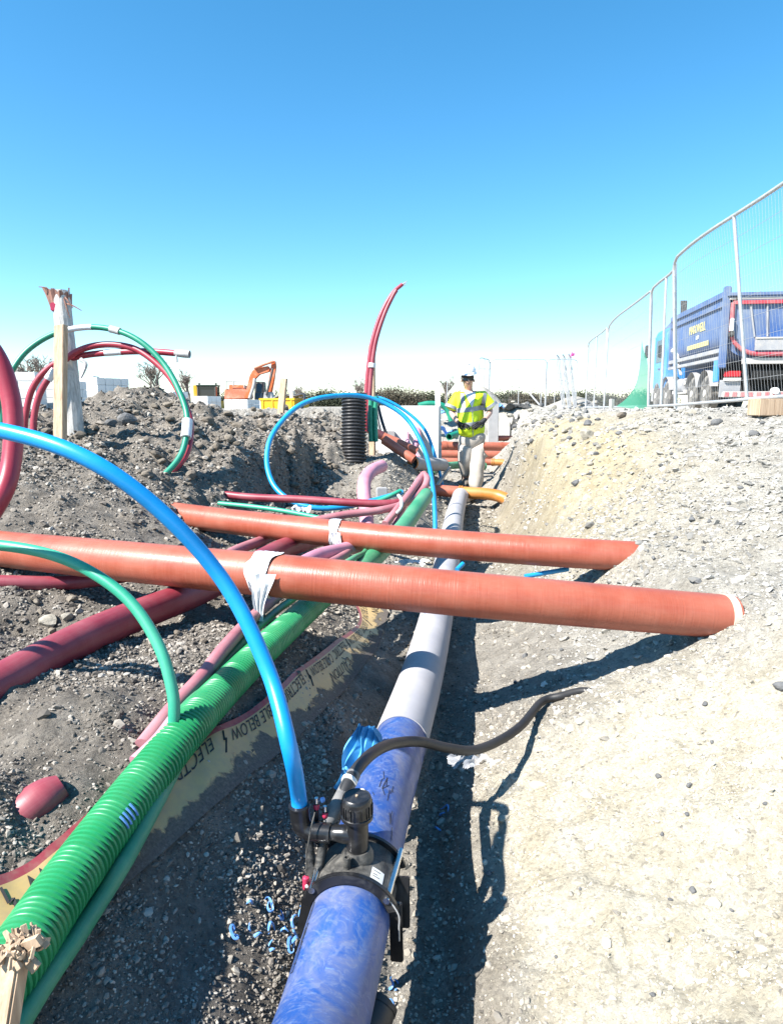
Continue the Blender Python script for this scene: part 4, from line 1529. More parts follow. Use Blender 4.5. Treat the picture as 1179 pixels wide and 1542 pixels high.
# ================================================================== MID-LEFT: POSTS, HOOPS
# weathered post
pb0, pt0 = P(112, 662, 5.7), P(92, 440, 5.72)
wp = thing('weathered_post', 'tall weathered pale post with a torn top standing on the left heap', 'post', tuple(pb0))
lowp = pb0 - (pt0 - pb0) * .18
MB().tube([lowp, pb0 * .6 + pt0 * .4 + Vector((.006, 0, 0)), pt0], [.086, .078, .072], 14, 20).build('shaft', M_WOODW, wp, angle=25)
rg = np.random.default_rng(5)
tc = MB(); n_ = 30; ringz = (-.15, -.10, -.04, 0.0); vs = []
jag = rg.uniform(-.5, 1, n_)
for q, z in enumerate(ringz):
    for k_ in range(n_):
        a_ = 2 * math.pi * k_ / n_
        up = -math.cos(a_)                 # left side stands higher and leans out
        r_ = .0735 + .006 * math.sin(9 * a_) * (q > 0) + .010 * q / 3
        low = .05 * jag[(k_ * 7) % n_] if q == 0 else 0
        x_ = r_ * math.cos(a_) - .016 * q * max(0, up) * 1.3
        vs.append(pt0 + Vector((x_, r_ * math.sin(a_), z + low + (.028 * up + .022 * jag[k_]) * (q / 3))))
vs.append(pt0 + Vector((0, 0, -.07)))
fs = [(q * n_ + k_, q * n_ + (k_ + 1) % n_, (q + 1) * n_ + (k_ + 1) % n_, (q + 1) * n_ + k_) for q in range(3) for k_ in range(n_)]
fs += [(3 * n_ + k_, 3 * n_ + (k_ + 1) % n_, 4 * n_) for k_ in range(n_)]
tc.add(vs, fs).build('torn_top', M_WOODD, wp, smooth=False)
for i in range(12):
    a = rg.uniform(0, 6.28); b0 = pt0 + Vector((.06 * math.cos(a), .06 * math.sin(a), -.06))
    MB().beam(b0, b0 + Vector((-.02 + .03 * math.cos(a), 0, rg.uniform(.05, .10))), rg.uniform(.010, .02), .008, (.3, -1, 0)).build('torn_fibre', M_WOODD, wp, smooth=False)
for (dx, dz, lx, lz) in ((-.05, -.0, -.14, .03), (.06, -.05, .13, -.14), (.06, -.10, .20, -.16), (.05, -.06, .10, -.22)):
    MB().tube([pt0 + Vector((dx, -.06, dz)), pt0 + Vector(((dx + lx) / 2, -.08, (dz + lz) / 2 + .01)), pt0 + Vector((lx, -.08, lz))], [.008, .006, .003], 5, 6).build('loose_fibre', M_WOODD, wp)
MB().box(pt0 + Vector((-.03, -.082, -.13)), (.05, .02, .07), .1).build('pink_mark', M_PLUGR, wp, bevel=.008)
q = pb0 * .56 + pt0 * .44
MB().tube([q + Vector((0, 0, -.035)), q + Vector((0, 0, .035))], .083, 16, 3, (1, 1), None, False).build('tape_band', M_TAPEG, wp)
# sawn timber in front
tb = P(91, 680, 5.3); tt0 = P(92.5, 490, 5.3)
tp = thing('timber_stake', 'sawn square timber stake standing against the weathered post', 'timber stake', tuple(tb))
MB().beam(tb - (tt0 - tb) * .3, tt0, .098, .050, (-.40, -1, 0)).build('shaft', M_WOOD, tp, bevel=.004)

# green hoop and the red duct tied to it
G1 = [P(-14, 690, 5.4), P(0, 605, 5.4), P(18, 560, 5.4), P(45, 525, 5.45), P(90, 500, 5.5), P(150, 493, 5.5), P(205, 510, 5.45), P(250, 552, 5.4), P(279, 612, 5.3), P(281, 655, 5.2), P(270, 690, 5.1), P(240, 722, 5.0), P(215, 738, 4.98)]
gh = thing('green_hoop', 'large teal green duct bent into a hoop behind the weathered post', 'duct', tuple(G1[5]))
MB().tube(G1, .0225, 20, 140).build('duct_wall', M_TEALD, gh)
sleeve(G1, .475, .50, .029, M_TAPEG, 'tape_band', gh)
sleeve(G1, .37, .43, .0235, M_BAG, 'white_wrap', gh)
sleeve(G1, .795, .84, .040, M_BAG, 'polythene_tie', gh)
R1 = [P(52, 668, 5.6), P(52, 628, 5.6), P(62, 590, 5.6), P(85, 556, 5.6), P(115, 530, 5.6), P(155, 519, 5.58), P(200, 524, 5.55), P(235, 546, 5.5), P(262, 576, 5.45), P(284, 622, 5.38), P(287, 655, 5.3), P(280, 685, 5.2), P(262, 708, 5.12), P(250, 722, 5.1)]
rh = thing('red_hoop', 'crimson duct bent in a hoop following the green hoop down to the soil', 'duct', tuple(R1[5]))
MB().tube(R1, .026, 20, 140).build('duct_wall', M_RED, rh)
sleeve(R1, .20, .235, .034, M_BAG, 'grey_tie', rh)
R2 = [P(36, 668, 5.7), P(40, 620, 5.7), P(52, 580, 5.7), P(80, 550, 5.7), P(118, 537, 5.66), P(165, 531, 5.6), P(220, 529, 5.55), P(268, 532, 5.5)]
rs = thing('red_duct', 'crimson duct with a grey capped end sticking out level to the right', 'duct', tuple(R2[4]))
MB().tube(R2, .026, 20, 90).build('duct_wall', M_RED, rs)
MB().tube([P(264, 531.5, 5.5), P(274, 532.5, 5.495), P(286, 533.5, 5.49)], [.026, .0315, .031], 20, 8, (1, 1), .004).build('grey_cap', M_TAPEG, rs)
MB().tube([P(266, 535, 5.48), P(267, 545, 5.48)], .008, 8, 3).build('cap_peg', M_CONCG, rs)
sleeve(R2, .66, .74, .0275, M_BAG, 'dusty_wrap', rs)
MB().tube([P(122, 541, 5.56), P(130, 548, 5.55), P(127, 560, 5.55), P(122, 570, 5.55)], [.018, .014, .010, .006], 6, 12).build('torn_tape_tail', M_TAPEG, rs)
pipe('red_loop', M_RED, 'thick crimson duct looping in from the left edge of the frame', 'duct',
     [P(-80, 470, 3.5), P(-30, 505, 3.5), P(0, 546, 3.5), P(17, 600, 3.5), P(21, 650, 3.48), P(17, 700, 3.45), P(5, 742, 3.4), P(-25, 790, 3.35), P(-60, 830, 3.3)], .0475, seg=24, n=70)
pipe('green_duct_stub', M_TEALD, 'short green duct rising from the soil at the left edge behind the crimson loop', 'duct',
     [P(5, 690, 5.9), P(4, 640, 5.9), P(2, 605, 5.9), P(-8, 570, 5.9)], .03, seg=14, n=12)

# ================================================================== BLUE HOOP, BLACK DUCT, TALL RED DUCTS
B1 = [P(655, 815, 6.15), P(655, 780, 6.2), P(652, 735, 6.25), P(640, 680, 6.3), P(610, 628, 6.4), P(560, 600, 6.4), P(505, 596, 6.2), P(452, 610, 6.0), P(413, 650, 5.8), P(402, 690, 5.65), P(411, 728, 5.5), P(437, 753, 5.4), P(475, 765, 5.35), P(520, 763, 5.4), P(565, 753, 5.5), P(606, 741, 5.6)]
pipe('blue_hoop', M_BLUE2, 'blue service pipe bent into a wide hoop in the middle of the trench', 'water pipe', B1, .0215, seg=16, n=160)
pipe('thin_blue_pipe', M_BLUE2, 'thinner blue pipe curving behind the hoop and through a hole in the concrete wall', 'water pipe',
     [P(540, 598, 9.2), P(575, 600, 9.2), P(612, 620, 9.2), P(640, 648, 9.15), P(656, 690, 9.1), P(666, 730, 9.05), P(668, 748, 9.0)], .0215, seg=12, n=60)
bd0 = P(533, 700, 8.0)
bd = thing('black_corrugated_duct', 'upright black corrugated duct standing in the spoil', 'duct', tuple(bd0))
btop = P(533, 594, 8.0)


def brib(l):
    ph = (l / .039) % 1
    return .148 - .019 * (0.5 - .5 * math.cos(2 * math.pi * ph)) ** 1.5


bpts = [tuple(bd0 * (1 - s) + btop * s) for s in np.linspace(-.15, .97, 260)]
MB().tube(bpts, brib, 36, None, (1, 1), None, False).build('ribbed_wall', M_BLACKP, bd, angle=60)
MB().lathe([(.140, -.02), (.153, -.015), (.155, .012), (.148, .018), (.135, .014), (.125, -.01), (.0, -.012)], btop, (0, 0, 1), 36).build('rim', M_BLACKP, bd)
tall = [P(551, 650, 8.4), P(552, 590, 8.4), P(556, 545, 8.4), P(562, 510, 8.4), P(574, 473, 8.4), P(590, 443, 8.4), P(606, 428, 8.4)]
td = thing('tall_red_duct', 'longer of the two crimson ducts curving up to a frayed tip behind the black duct', 'duct', tuple(tall[0]))
MB().tube(tall, [.030, .030, .03, .028, .022], 14, 60).build('duct_wall', M_RED, td)
for dx, dy in ((7, -3), (5, 1), (6, -1)):
    MB().tube([tall[-1], P(606 + dx * .6, 428 + dy, 8.4), P(606 + dx, 428 + dy * 1.5, 8.4)], [.008, .006, .004], 5, 4).build('frayed_strand', M_TAPEG, td)
tall2 = [P(556, 650, 8.3), P(557, 590, 8.3), P(561, 545, 8.3), P(567, 510, 8.3), P(579, 473, 8.3), P(591, 447, 8.3), P(597, 437, 8.3)]
t2 = thing('tall_red_duct', 'shorter of the two crimson ducts curving up behind the black duct, open ended', 'duct', tuple(tall2[0]))
MB().tube(tall2, [.028, .028, .028, .026, .024], 14, 60, (1, 1), .004).build('duct_wall', M_MAROON, t2)
sleeve(tall2, .44, .47, .046, M_BAG, 'white_tie', t2)
po0 = P(560, 660, 8.5)
po = thing('timber_post', 'slim timber post behind the tall crimson ducts', 'timber post', tuple(po0))
MB().beam(P(561, 700, 8.55), P(560, 520, 8.55), .075, .05, (-.5, -1, 0)).build('shaft', M_WOOD, po, bevel=.004)
for i, (x0, lab) in enumerate(((558, 'left of two upright green ducts at the foot of the timber post'), (565, 'right of two upright green ducts at the foot of the timber post'))):
    pipe('green_duct', M_TEALD, lab, 'duct', [P(x0 + 1, 665, 8.25), P(x0, 640, 8.25), P(x0, 615, 8.25), P(x0 + 1 + i, 597, 8.25)], .030, seg=14, n=16, group='upright green ducts by the timber post', hollow=.004)
pipe('black_cable_duct', M_BLACKP, 'black duct leaning against the concrete wall behind the green ducts', 'duct', [P(584, 660, 9.0), P(574, 630, 9.1), P(567, 600, 9.2), P(565, 592, 9.2)], .022, seg=10, n=16)
pipe('black_cable_duct', M_BLACKP, 'second thinner black duct leaning against the concrete wall', 'duct', [P(576, 664, 8.9), P(569, 632, 9.0), P(564, 604, 9.1)], .018, seg=10, n=14)

# leaning timber stake in the spoil
s0, s1 = P(420, 655, 10.0), P(428, 570, 10.0)
sk = thing('timber_stake', 'leaning timber stake in the spoil in front of the yellow bin', 'timber stake', tuple(s0))
MB().beam(s0 - (s1 - s0) * .25, s1, .10, .05, (-.4, -1, 0)).build('shaft', M_WOOD, sk, bevel=.004)
crumple(P(363, 664, 8.0), .07, M_PLUGR, 'red_plastic_scrap', 'small bright red plastic scrap on the left spoil', 'plastic scrap', 31, aspect=(1.2, .8, .4))

# ================================================================== CONCRETE WALL PANELS
def panel(name, label, px0, px1, pyt, pyb, d, th, mat, yaw=0.0):
    a = P(px0, pyb, d); b = P(px1, pyb, d); zt = P(px0, pyt, d).z
    w = (b - a).length; h = zt - a.z
    c = (a + b) / 2
    t = thing(name, label, 'concrete wall', tuple(c))
    MB().box(c + Vector((0, th / 2, h / 2)), (w, th, h), yaw).build('slab', mat, t, bevel=.008)
    return t, c, w, h


cw, cc, cwid, chh = panel('chamber_wall', 'white concrete chamber wall with duct holes beyond the black duct', 556, 663, 611, 700, 10.0, .14, M_CONC, R(-14))
for px, py, r in ((604, 645, .019), (614, 645, .019), (604, 652, .019), (641, 648, .050), (606, 664, .02)):
    c = P(px, py, 9.985)
    hb = MB().tube([c + Vector((0, .03, 0)), c + Vector((0, -.004, 0))], r, 16, 3, (1, 1), r * .18).build('hole_shade_ring', M_DARK, cw)  # dark ring on the wall face, its colour standing for a hole's shade
pl = P(660, 605, 10.02)
pp = thing('concrete_post', 'white upright post at the right end of the chamber wall', 'post', tuple(P(660, 700, 9.94)))
MB().beam(P(661, 705, 9.94), P(659, 577, 9.94), .075, .07, (0, -1, 0)).build('shaft', M_CONC, pp, bevel=.006)
MB().box(P(584, 655, 9.93), (.20, .12, .12), .1).build('grey_block', M_CONCG, cw, bevel=.006)
for i, (pts, lab) in enumerate((([P(604, 664, 9.9), P(610, 672, 9.6), P(622, 690, 9.2), P(632, 700, 9.0)], 'left of three faded pink ducts coming out of the chamber wall'),
                               ([P(613, 652, 9.9), P(614, 664, 9.6), P(624, 680, 9.3), P(638, 700, 9.05)], 'middle of three faded pink ducts coming out of the chamber wall'),
                               ([P(628, 646, 9.9), P(629, 660, 9.7), P(625, 672, 9.6), P(622, 682, 9.55)], 'right, thicker of three faded pink ducts at the chamber wall'))):
    pipe('pink_duct', M_PINK2, lab, 'duct', pts, .028 if i < 2 else .05, seg=14, n=24, group='faded pink ducts at the chamber wall')
gw, gc, _, _ = panel('slotted_concrete_slab', 'grey concrete panel with slots behind the worker', 735, 750, 606, 672, 13.4, .10, M_CONCG)
for i, (px, py) in enumerate(((740, 645), (743.5, 645), (747, 645), (741, 653), (746, 653))):
    c = P(px, py, 13.385)
    MB().box(c, (.018, .012, .05 if i < 3 else .09)).build('slot_shade_strip', M_DARK, gw)  # black strip on the slab face, painted shade of a slot

# ================================================================== DRAIN PIPES ROUND THE WORKER
DR = [('terracotta drain pipe level with the worker\'s knees, just in front of his calves', [P(628, 684, 12.2), P(700, 685, 12.3), P(790, 686, 12.5), P(850, 687, 12.6)], .078, M_ORANGE2),
      ('terracotta drain pipe at the worker\'s thighs, starting at the white post', [P(664, 671.5, 12.6), P(720, 672, 12.7), P(790, 673, 12.9), P(850, 674, 13)], .082, M_ORANGE2),
      ('short terracotta drain pipe behind the worker beside the grey panel', [P(742, 660, 13.6), P(765, 660, 13.6), P(800, 660.5, 13.7)], .055, M_ORANGE2)]
for lab, pts, r, m in DR:
    t = thing('drain_pipe', lab, 'drain pipe', tuple(pts[0]), group='terracotta drain pipes crossing behind the worker')
    MB().tube(pts, r, 24, 30, (1, 1), .006).build('pipe_wall', m, t)
    MB().tube([pts[0] * .96 + pts[1] * .04, pts[0] * .86 + pts[1] * .14], r * 1.12, 24, 4).build('socket', m, t)


def bend_pipe(label, straight, bend, r, group):
    t = thing('drain_pipe', label, 'drain pipe', tuple(straight[0]), group=group)
    MB().tube(straight, r, 24, 20, (1, 1), .006).build('pipe_wall', M_ORANGE2, t)
    MB().tube(bend, r * 1.02, 24, 30).build('ochre_bend', M_YELLOWP, t)
    for q in (0, .07):
        a = bend[0] * (1 - q) + bend[1] * q; b = a + (bend[1] - bend[0]).normalized() * .035
        MB().tube([a, b], r * 1.16, 24, 3).build('collar', M_YELLOWP, t)


bend_pipe('terracotta pipe with an ochre bend entering the bank beside the worker\'s shins', [P(655, 694, 11.5), P(700, 695, 11.45), P(741, 696, 11.4)], [P(740, 696, 11.4), P(756, 696.5, 11.35), P(768, 698.5, 11.3), P(780, 703, 11.2), P(792, 708, 11.1)], .055, 'drain pipes with ochre bends')
bend_pipe('terracotta pipe with an ochre bend across the front of the worker\'s boots', [P(585, 732, 8.75), P(640, 737, 8.7), P(692, 741, 8.65)], [P(691, 741, 8.65), P(712, 742.5, 8.6), P(735, 744, 8.55), P(752, 747.5, 8.5), P(768, 754, 8.4)], .073, 'drain pipes with ochre bends')
for lab, pts, r, m in (('long broken terracotta pipe sloping down beside the black duct', [P(540, 636, 8.9), P(566, 652, 8.9), P(600, 667, 8.9), P(628, 680, 8.9)], .057, M_ORANGE2),
                       ('short broken terracotta pipe with an open dark mouth on the spoil', [P(578, 662, 8.4), P(600, 677, 8.35), P(623, 692, 8.3)], .058, M_ORANGE2)):
    t = thing('broken_pipe', lab, 'drain pipe', tuple(pts[0]), group='broken terracotta pipes by the black duct')
    MB().tube(pts, r, 24, 20, (1, 1), .010).build('pipe_wall', m, t)
    if 'long' in lab: MB().tube([pts[1], pts[1] * .7 + pts[2] * .3], r * 1.03, 24, 4).build('dark_band', plain('maroon_band', (.10, .03, .035), .5), t)
t = thing('grey_pipe', 'wide grey pipe with a broken ochre mouth between the pink ducts and the blue hoop', 'drain pipe', tuple(P(640, 692, 8.9)))
MB().tube([P(622, 697, 8.6), P(645, 699, 8.9), P(667, 700, 9.2)], .088, 28, 12, (1, 1), .014).build('pipe_wall', M_CONCG, t)
MB().tube([P(621, 697, 8.58), P(628, 697.5, 8.66)], .078, 28, 4, (0, 0), None).build('ochre_lining', M_YELLOWP, t)
pipe('green_duct', M_GREENS, 'dark green duct under the terracotta pipes left of the worker', 'duct', [P(648, 712, 9.4), P(665, 703, 10.4), P(700, 700, 11.0), P(730, 702, 11.2)], .06, seg=16, n=24)
pipe('green_duct', M_TEALD, 'open ended green duct pointing out left of the worker', 'duct', [P(676, 658, 12.4), P(690, 653, 12.7), P(705, 648, 13)], .062, seg=16, n=12, hollow=.008)
pipe('green_hose_arch', M_TEALD, 'green duct arching down between the white post and the worker', 'duct', [P(630, 611, 14), P(646, 608, 14), P(664, 610, 14), P(674, 618, 14), P(680, 634, 14)], .06, seg=14, n=30)
st = thing('leaning_stick', 'pale wooden stick leaning in the trench left of the worker', 'wooden stick', tuple(P(664, 728, 8.9)))
MB().beam(P(657, 733, 8.8), P(677, 704, 9.3), .04, .035).build('shaft', M_WOODW, st, bevel=.003)

# ================================================================== BUNDLED MAROON DUCTS IN MID TRENCH
BUN = 'maroon ducts bundled behind the farther orange pipe'
pipe('maroon_duct', M_MAROON, 'dark maroon duct lying level behind the farther orange pipe, its left end in the soil', 'duct', [P(340, 745, 5.3), P(380, 749, 5.25), P(450, 752, 5.2), P(530, 757, 5.15), P(590, 758, 5.15), P(615, 750, 5.3), P(632, 733, 5.5), P(641, 716, 5.65)], .030, BUN, n=70)
pipe('maroon_duct', M_PINK, 'dusty maroon duct just above the farther orange pipe, curving up to the tied bundle', 'duct', [P(470, 785, 4.75), P(520, 775, 4.85), P(575, 768, 4.95), P(612, 757, 5.15), P(636, 738, 5.4), P(643, 722, 5.55), P(638, 714, 5.62)], .028, BUN, n=60)
pipe('maroon_duct', M_PINK, 'steep dusty maroon duct at the right of the tied bundle', 'duct', [P(580, 790, 4.8), P(600, 765, 5.0), P(618, 742, 5.25), P(632, 722, 5.55), P(638, 714, 5.62)], .028, BUN, n=40)
pipe('maroon_duct', M_PINK2, 'pinkish duct in the middle of the tied bundle', 'duct', [P(590, 800, 4.85), P(604, 772, 5.1), P(614, 750, 5.35), P(626, 728, 5.6), P(634, 717, 5.7)], .022, BUN, n=40)
tie = catmull([P(598, 772, 4.9), P(604, 764, 4.86), P(604, 752, 4.92), P(600, 746, 5.0)], 20)
solo(MB().tube([tuple(q) for q in tie], .012, 8, None, (1, 1), None, False), 'polythene_tie', M_BAG, 'polythene strip tied round the bundled maroon ducts', 'plastic strip')
pipe('pink_elbow', M_PINK2, 'thick faded pink duct bending out of the spoil behind the maroon ducts', 'duct', [P(575, 702, 6.4), P(560, 709, 6.1), P(550, 722, 5.9), P(548, 742, 5.75), P(551, 765, 5.65), P(553, 800, 5.5)], .058, seg=20, n=40)
pipe('green_smooth_duct', M_GREENS, 'dull green smooth duct rising from under the farther orange pipe to a cut end', 'duct', [P(540, 860, 3.7), P(575, 828, 4.05), P(605, 797, 4.45), P(626, 768, 4.8), P(642, 745, 5.15)], [.056, .056, .056, .055, .052], seg=26, n=50, hollow=.006)
pipe('green_service_pipe', M_TEAL, 'thin teal pipe just above the left part of the farther orange pipe', 'duct', [P(330, 758, 5.15), P(380, 763, 5.05), P(430, 770, 4.95), P(490, 782, 4.8)], .018, seg=14, n=30)
pipe('teal_pipe_end', M_TEAL, 'teal pipe end pointing up right among the maroon ducts', 'pipe offcut', [P(566, 756, 5.2), P(585, 748, 5.25), P(603, 739, 5.3)], .017, seg=14, n=8, hollow=.003)
cbk = P(575, 752, 5.75)
solo(MB().box(cbk, (.09, .06, .2), .2), 'concrete_block', M_CONCG, 'small grey concrete block among the maroon ducts', 'block', bevel=.006)

# ================================================================== ROCKS
for px, py, w, k, lab in ((75, 630, 26, 'l', 'round brown boulder left of the timber stake'), (70, 655, 22, 'l', 'pale boulder at the foot of the timber stake'),
                          (237, 690, 24, 'l', 'pale round stone under the green hoop'), (192, 640, 34, 'd', 'dark slab of rock on the left heap'), (168, 642, 22, 'd', 'dark wedge of rock beside the slab on the left heap'),
                          (936, 628, 22, 'l', 'orange brown rock under the green net'), (1078, 640, 20, 'd', 'flat slate stone on the bank below the fence'), (886, 658, 30, 'r', 'pale boulder in the face of the right bank'),
                          (884, 640, 20, 'd', 'grey stone on top of the right bank'), (868, 730, 20, 'd', 'dark ledge stone in the clay bank'), (1040, 625, 18, 'r', 'pale stone by the fence foot'), (1135, 655, 18, 'd', 'slate stone on the bank at the right edge'),
                          (735, 1320, 16, 'd', 'grey stone in the shadow of the main'), (110, 905, 26, 'l', 'stone by the torn paper sack'), (1175, 1040, 30, 'd', 'dark stone cut by the right edge of the frame'),
                          (790, 990, 14, 'd', 'small grey stone in the shadow of the nearer orange pipe'), (395, 640, 18, 'l', 'stone on the spoil behind the leaning stake'), (345, 665, 20, 'l', 'stone left of the red scrap')):
    rock(px, py, w, k, lab)
rg = np.random.default_rng(21)
for i in range(120):
    rock(rg.uniform(110, 530), rg.uniform(600, 740), 7 + 17 * rg.random() ** 2.2, 'l', 'broken brown rock on the left spoil heaps', 'rocks on the left spoil heaps')
for i in range(46):
    rock(rg.uniform(755, 900), rg.uniform(605, 668), rg.uniform(8, 15), 'r' if i % 3 else 'd', 'broken rock in the rubble at the trench end', 'rubble rocks at the trench end')
for i in range(40):
    rock(rg.uniform(800, 1175), rg.uniform(618, 720), rg.uniform(6, 14), 'r' if i % 3 else 'd', 'broken stone on the top of the right bank', 'stones on the right bank')
for i in range(26):
    rock(rg.uniform(960, 1170), rg.uniform(700, 880), rg.uniform(7, 15), 'd' if i % 2 else 'r', 'slaty stone on the gravel slope by the orange pipes', 'slaty stones on the gravel slope')
for i in range(70):
    rock(rg.uniform(725, 1178), rg.uniform(1000, 1535), 9 + 24 * rg.random() ** 2.5, 'c', 'crumbled cream clod in the pale near bank', 'clods in the pale near bank', -.12)
for i in range(36):
    rock(rg.uniform(740, 1175), rg.uniform(980, 1500), rg.uniform(7, 15), 'd' if i % 2 else 'r', 'small grey stone in the pale near bank', 'stones in the pale near bank')
for i in range(30):
    rock(rg.uniform(0, 330), rg.uniform(760, 1000), rg.uniform(8, 16), 'l', 'grey stone on the left bench between the ducts', 'stones on the left bench')

# ================================================================== BLACK SHEETING, BLUE SCRAPS at the trench end
crumple(P(765, 612, 15.2), .55, M_BLACKD, 'black_sheeting', 'torn black sheeting hanging over the rubble behind the worker', 'plastic sheet', 41, aspect=(1.1, .6, .35))
crumple(P(777, 634, 14.6), .22, M_BLACKD, 'black_rag', 'black rag hanging down the rubble behind the worker', 'rag', 42, aspect=(.7, .5, 1.5))
pipe('black_rod', M_BLACKP, 'thin black rod upright in front of the rubble behind the worker', 'rod', [P(769, 640, 13.7), P(768.5, 655, 13.7), P(768, 668, 13.65)], .016, seg=8, n=6)
crumple(P(751, 610, 14.0), .12, M_SHAVE, 'blue_scrap', 'blue plastic scrap on top of the grey panel', 'plastic scrap', 43)
crumple(P(668, 620, 15), .22, M_SHAVE, 'blue_scrap', 'blue and white plastic heap between the post and the worker', 'plastic scrap', 44)
crumple(P(672, 632, 14.5), .25, M_BAG, 'white_scrap', 'white plastic strip between the post and the worker', 'plastic scrap', 45, aspect=(1.2, .7, .2))
crumple(P(667, 648, 13.6), .28, M_SHAVE, 'blue_scrap', 'blue grey plastic pile left of the worker at thigh height', 'plastic scrap', 46, aspect=(.7, .7, .5))

# ================================================================== WORKER
WD = 9.3


def W(px, py, dd=0.0):
    return P(px, py, WD + dd)


wk = thing('person', 'worker in a white helmet, dark glasses, yellow vest and stone trousers walking along the trench', 'person', tuple(W(708, 752)))
# one continuous body
bv = [W(710, 662, .02), W(709, 642, .0), W(707.5, 615, -.01), W(707, 597, 0), W(706.5, 590, .03), W(705.4, 581, -.0), W(704.5, 571, -.05), W(704, 561, -.04),
      W(687, 596, .0), W(680, 622, .02), W(689.5, 636, -.16),
      W(728, 595, .0), W(738.5, 620, .02), W(729, 633, -.16),
      W(702, 668, .02), W(700, 693, -.02), W(701, 716, .14), W(701, 724, .17), W(718, 668, .02), W(718, 698, -.06), W(715, 738, -.06), W(712, 747, -.08), W(704.2, 582.5, -.098)]
be = [(0, 1), (1, 2), (2, 3), (3, 4), (4, 5), (5, 6), (6, 7), (3, 8), (8, 9), (9, 10), (3, 11), (11, 12), (12, 13), (0, 14), (14, 15), (15, 16), (16, 17), (0, 18), (18, 19), (19, 20), (20, 21), (6, 22)]
br = [(.15, .11), (.14, .10), (.15, .105), (.10, .075), .054, (.060, .066), (.097, .108), (.088, .104),
      .058, .045, .031, .058, .045, .031, .085, .062, .045, .04, .085, .062, .045, .04, (.055, .050)]
body = mesh_obj('body', skin_mesh(bv, be, br, 2), M_SKIN, wk)
# face
fc = W(704, 573, -.07)
MB().tube([fc + Vector((0, -.092, .010)), fc + Vector((.0, -.116, -.012)), fc + Vector((0, -.098, -.020))], [.010, .015, .013], 10, 8).build('nose', M_SKIN, wk)
MB().tube([fc + Vector((-.024, -.080, -.048)), fc + Vector((0, -.092, -.047)), fc + Vector((.024, -.080, -.048))], [.004, .006, .004], 8, 8).build('mouth', plain('lips', (.38, .15, .13), .5), wk)
for s in (-1, 1):
    MB().lathe([(.004, -.006), (.022, -.004), (.024, .004), (.012, .008)], fc + Vector((s * .088, .0, -.006)), (s, -.2, 0), 14).build('ear', M_SKIN, wk)
hr = MB().lathe([(.086, -.035), (.090, .0), (.088, .04), (.07, .06)], fc + Vector((0, .025, .02)), (0, 0, 1), 22).build('hair', M_HAIR, wk)
# sunglasses
sg_ = MB()
for s in (-1, 1):
    o = fc + Vector((s * .037, -.098, .012))
    sg_.prism([o + Vector((s * x, .012 * abs(x) / .03 if x > 0 else 0, z)) for x, z in ((-.026, .014), (.0, .019), (.030, .015), (.034, 0), (.022, -.018), (-.012, -.019), (-.026, -.006))], (0, -.010, 0))
    sg_.beam(o + Vector((s * .03, .01, .008)), fc + Vector((s * .086, .02, .015)), .006, .012)
sg_.beam(fc + Vector((-.02, -.104, .019)), fc + Vector((.02, -.104, .019)), .008, .010)
sg_.build('sunglasses', M_LENS, wk, smooth=False)
# helmet, tipped forward a little
hc = fc + Vector((0, .014, .100)); tilt = Matrix.Rotation(R(9), 3, 'X')
hm = MB(); n = 30; rings = []
for i in range(11):
    a = i / 10 * math.pi / 2
    rings.append([hc + tilt @ Vector((.112 * math.cos(a) * math.cos(b), .135 * math.cos(a) * math.sin(b), .012 + .115 * math.sin(a))) for b in np.linspace(0, 2 * math.pi, n, endpoint=False)])
vs = [v for r_ in rings for v in r_]; fs = []
for i in range(10):
    for j in range(n):
        k = (j + 1) % n; fs.append((i * n + j, i * n + k, (i + 1) * n + k, (i + 1) * n + j))
hm.add(vs, fs)
ho = hm.build('helmet', M_HELM, wk)
bm_ = MB(); vs = []
for rr_, zz in ((1.0, .022), (1.10, .004), (1.10, -.004), (.97, .010)):
    for b in np.linspace(0, 2 * math.pi, n, endpoint=False):
        pk = 1 + .28 * max(0, -math.sin(b)) ** 3 if rr_ > 1.05 else 1
        vs.append(hc + tilt @ Vector((.112 * rr_ * math.cos(b), .135 * rr_ * pk * math.sin(b), zz - .012 * max(0, -math.sin(b)) ** 2 * (rr_ > 1.05))))
fs = []
for i in range(3):
    for j in range(n):
        k = (j + 1) % n; fs.append((i * n + j, i * n + k, (i + 1) * n + k, (i + 1) * n + j))
bm_.add(vs, fs).build('brim', M_HELM, ho)
MB().box(hc + tilt @ Vector((0, .02, .128)), (.035, .17, .014), tilt).build('ridge', M_HELM, ho, bevel=.005)
# trousers
tv = [W(710, 648, .02), W(710, 664, .02), W(701.5, 672, .01), W(699.5, 692, -.03), W(701, 707, .07), W(702, 716, .13), W(718.5, 672, .01), W(719, 697, -.06), W(716.5, 722, -.06), W(715, 741, -.06)]
te = [(0, 1), (1, 2), (2, 3), (3, 4), (4, 5), (1, 6), (6, 7), (7, 8), (8, 9)]
trr = [(.20, .13), (.205, .135), (.122, .125), (.108, .11), (.088, .09), (.086, .09), (.122, .125), (.108, .11), (.1, .104), (.096, .10)]
tm_ = skin_mesh(tv, te, trr, 3)
for v in tm_.vertices:     # folds
    p = v.co
    v.co = p + Vector((.007 * math.sin(p.z * 31 + p.x * 14), .009 * math.sin(p.z * 27 + p.x * 21 + 1), 0)) * min(1, max(0, (1.0 - (p.z - .0)) * 1.3))
trs = mesh_obj('trousers', tm_, M_TROUS, wk)
MB().box(W(693, 687, -.06), (.05, .12, .17), .2).build('thigh_pocket', M_TROUS, wk, bevel=.02)
MB().box(W(727.5, 690, -.07), (.04, .12, .17), -.2).build('thigh_pocket', M_TROUS, wk, bevel=.02)
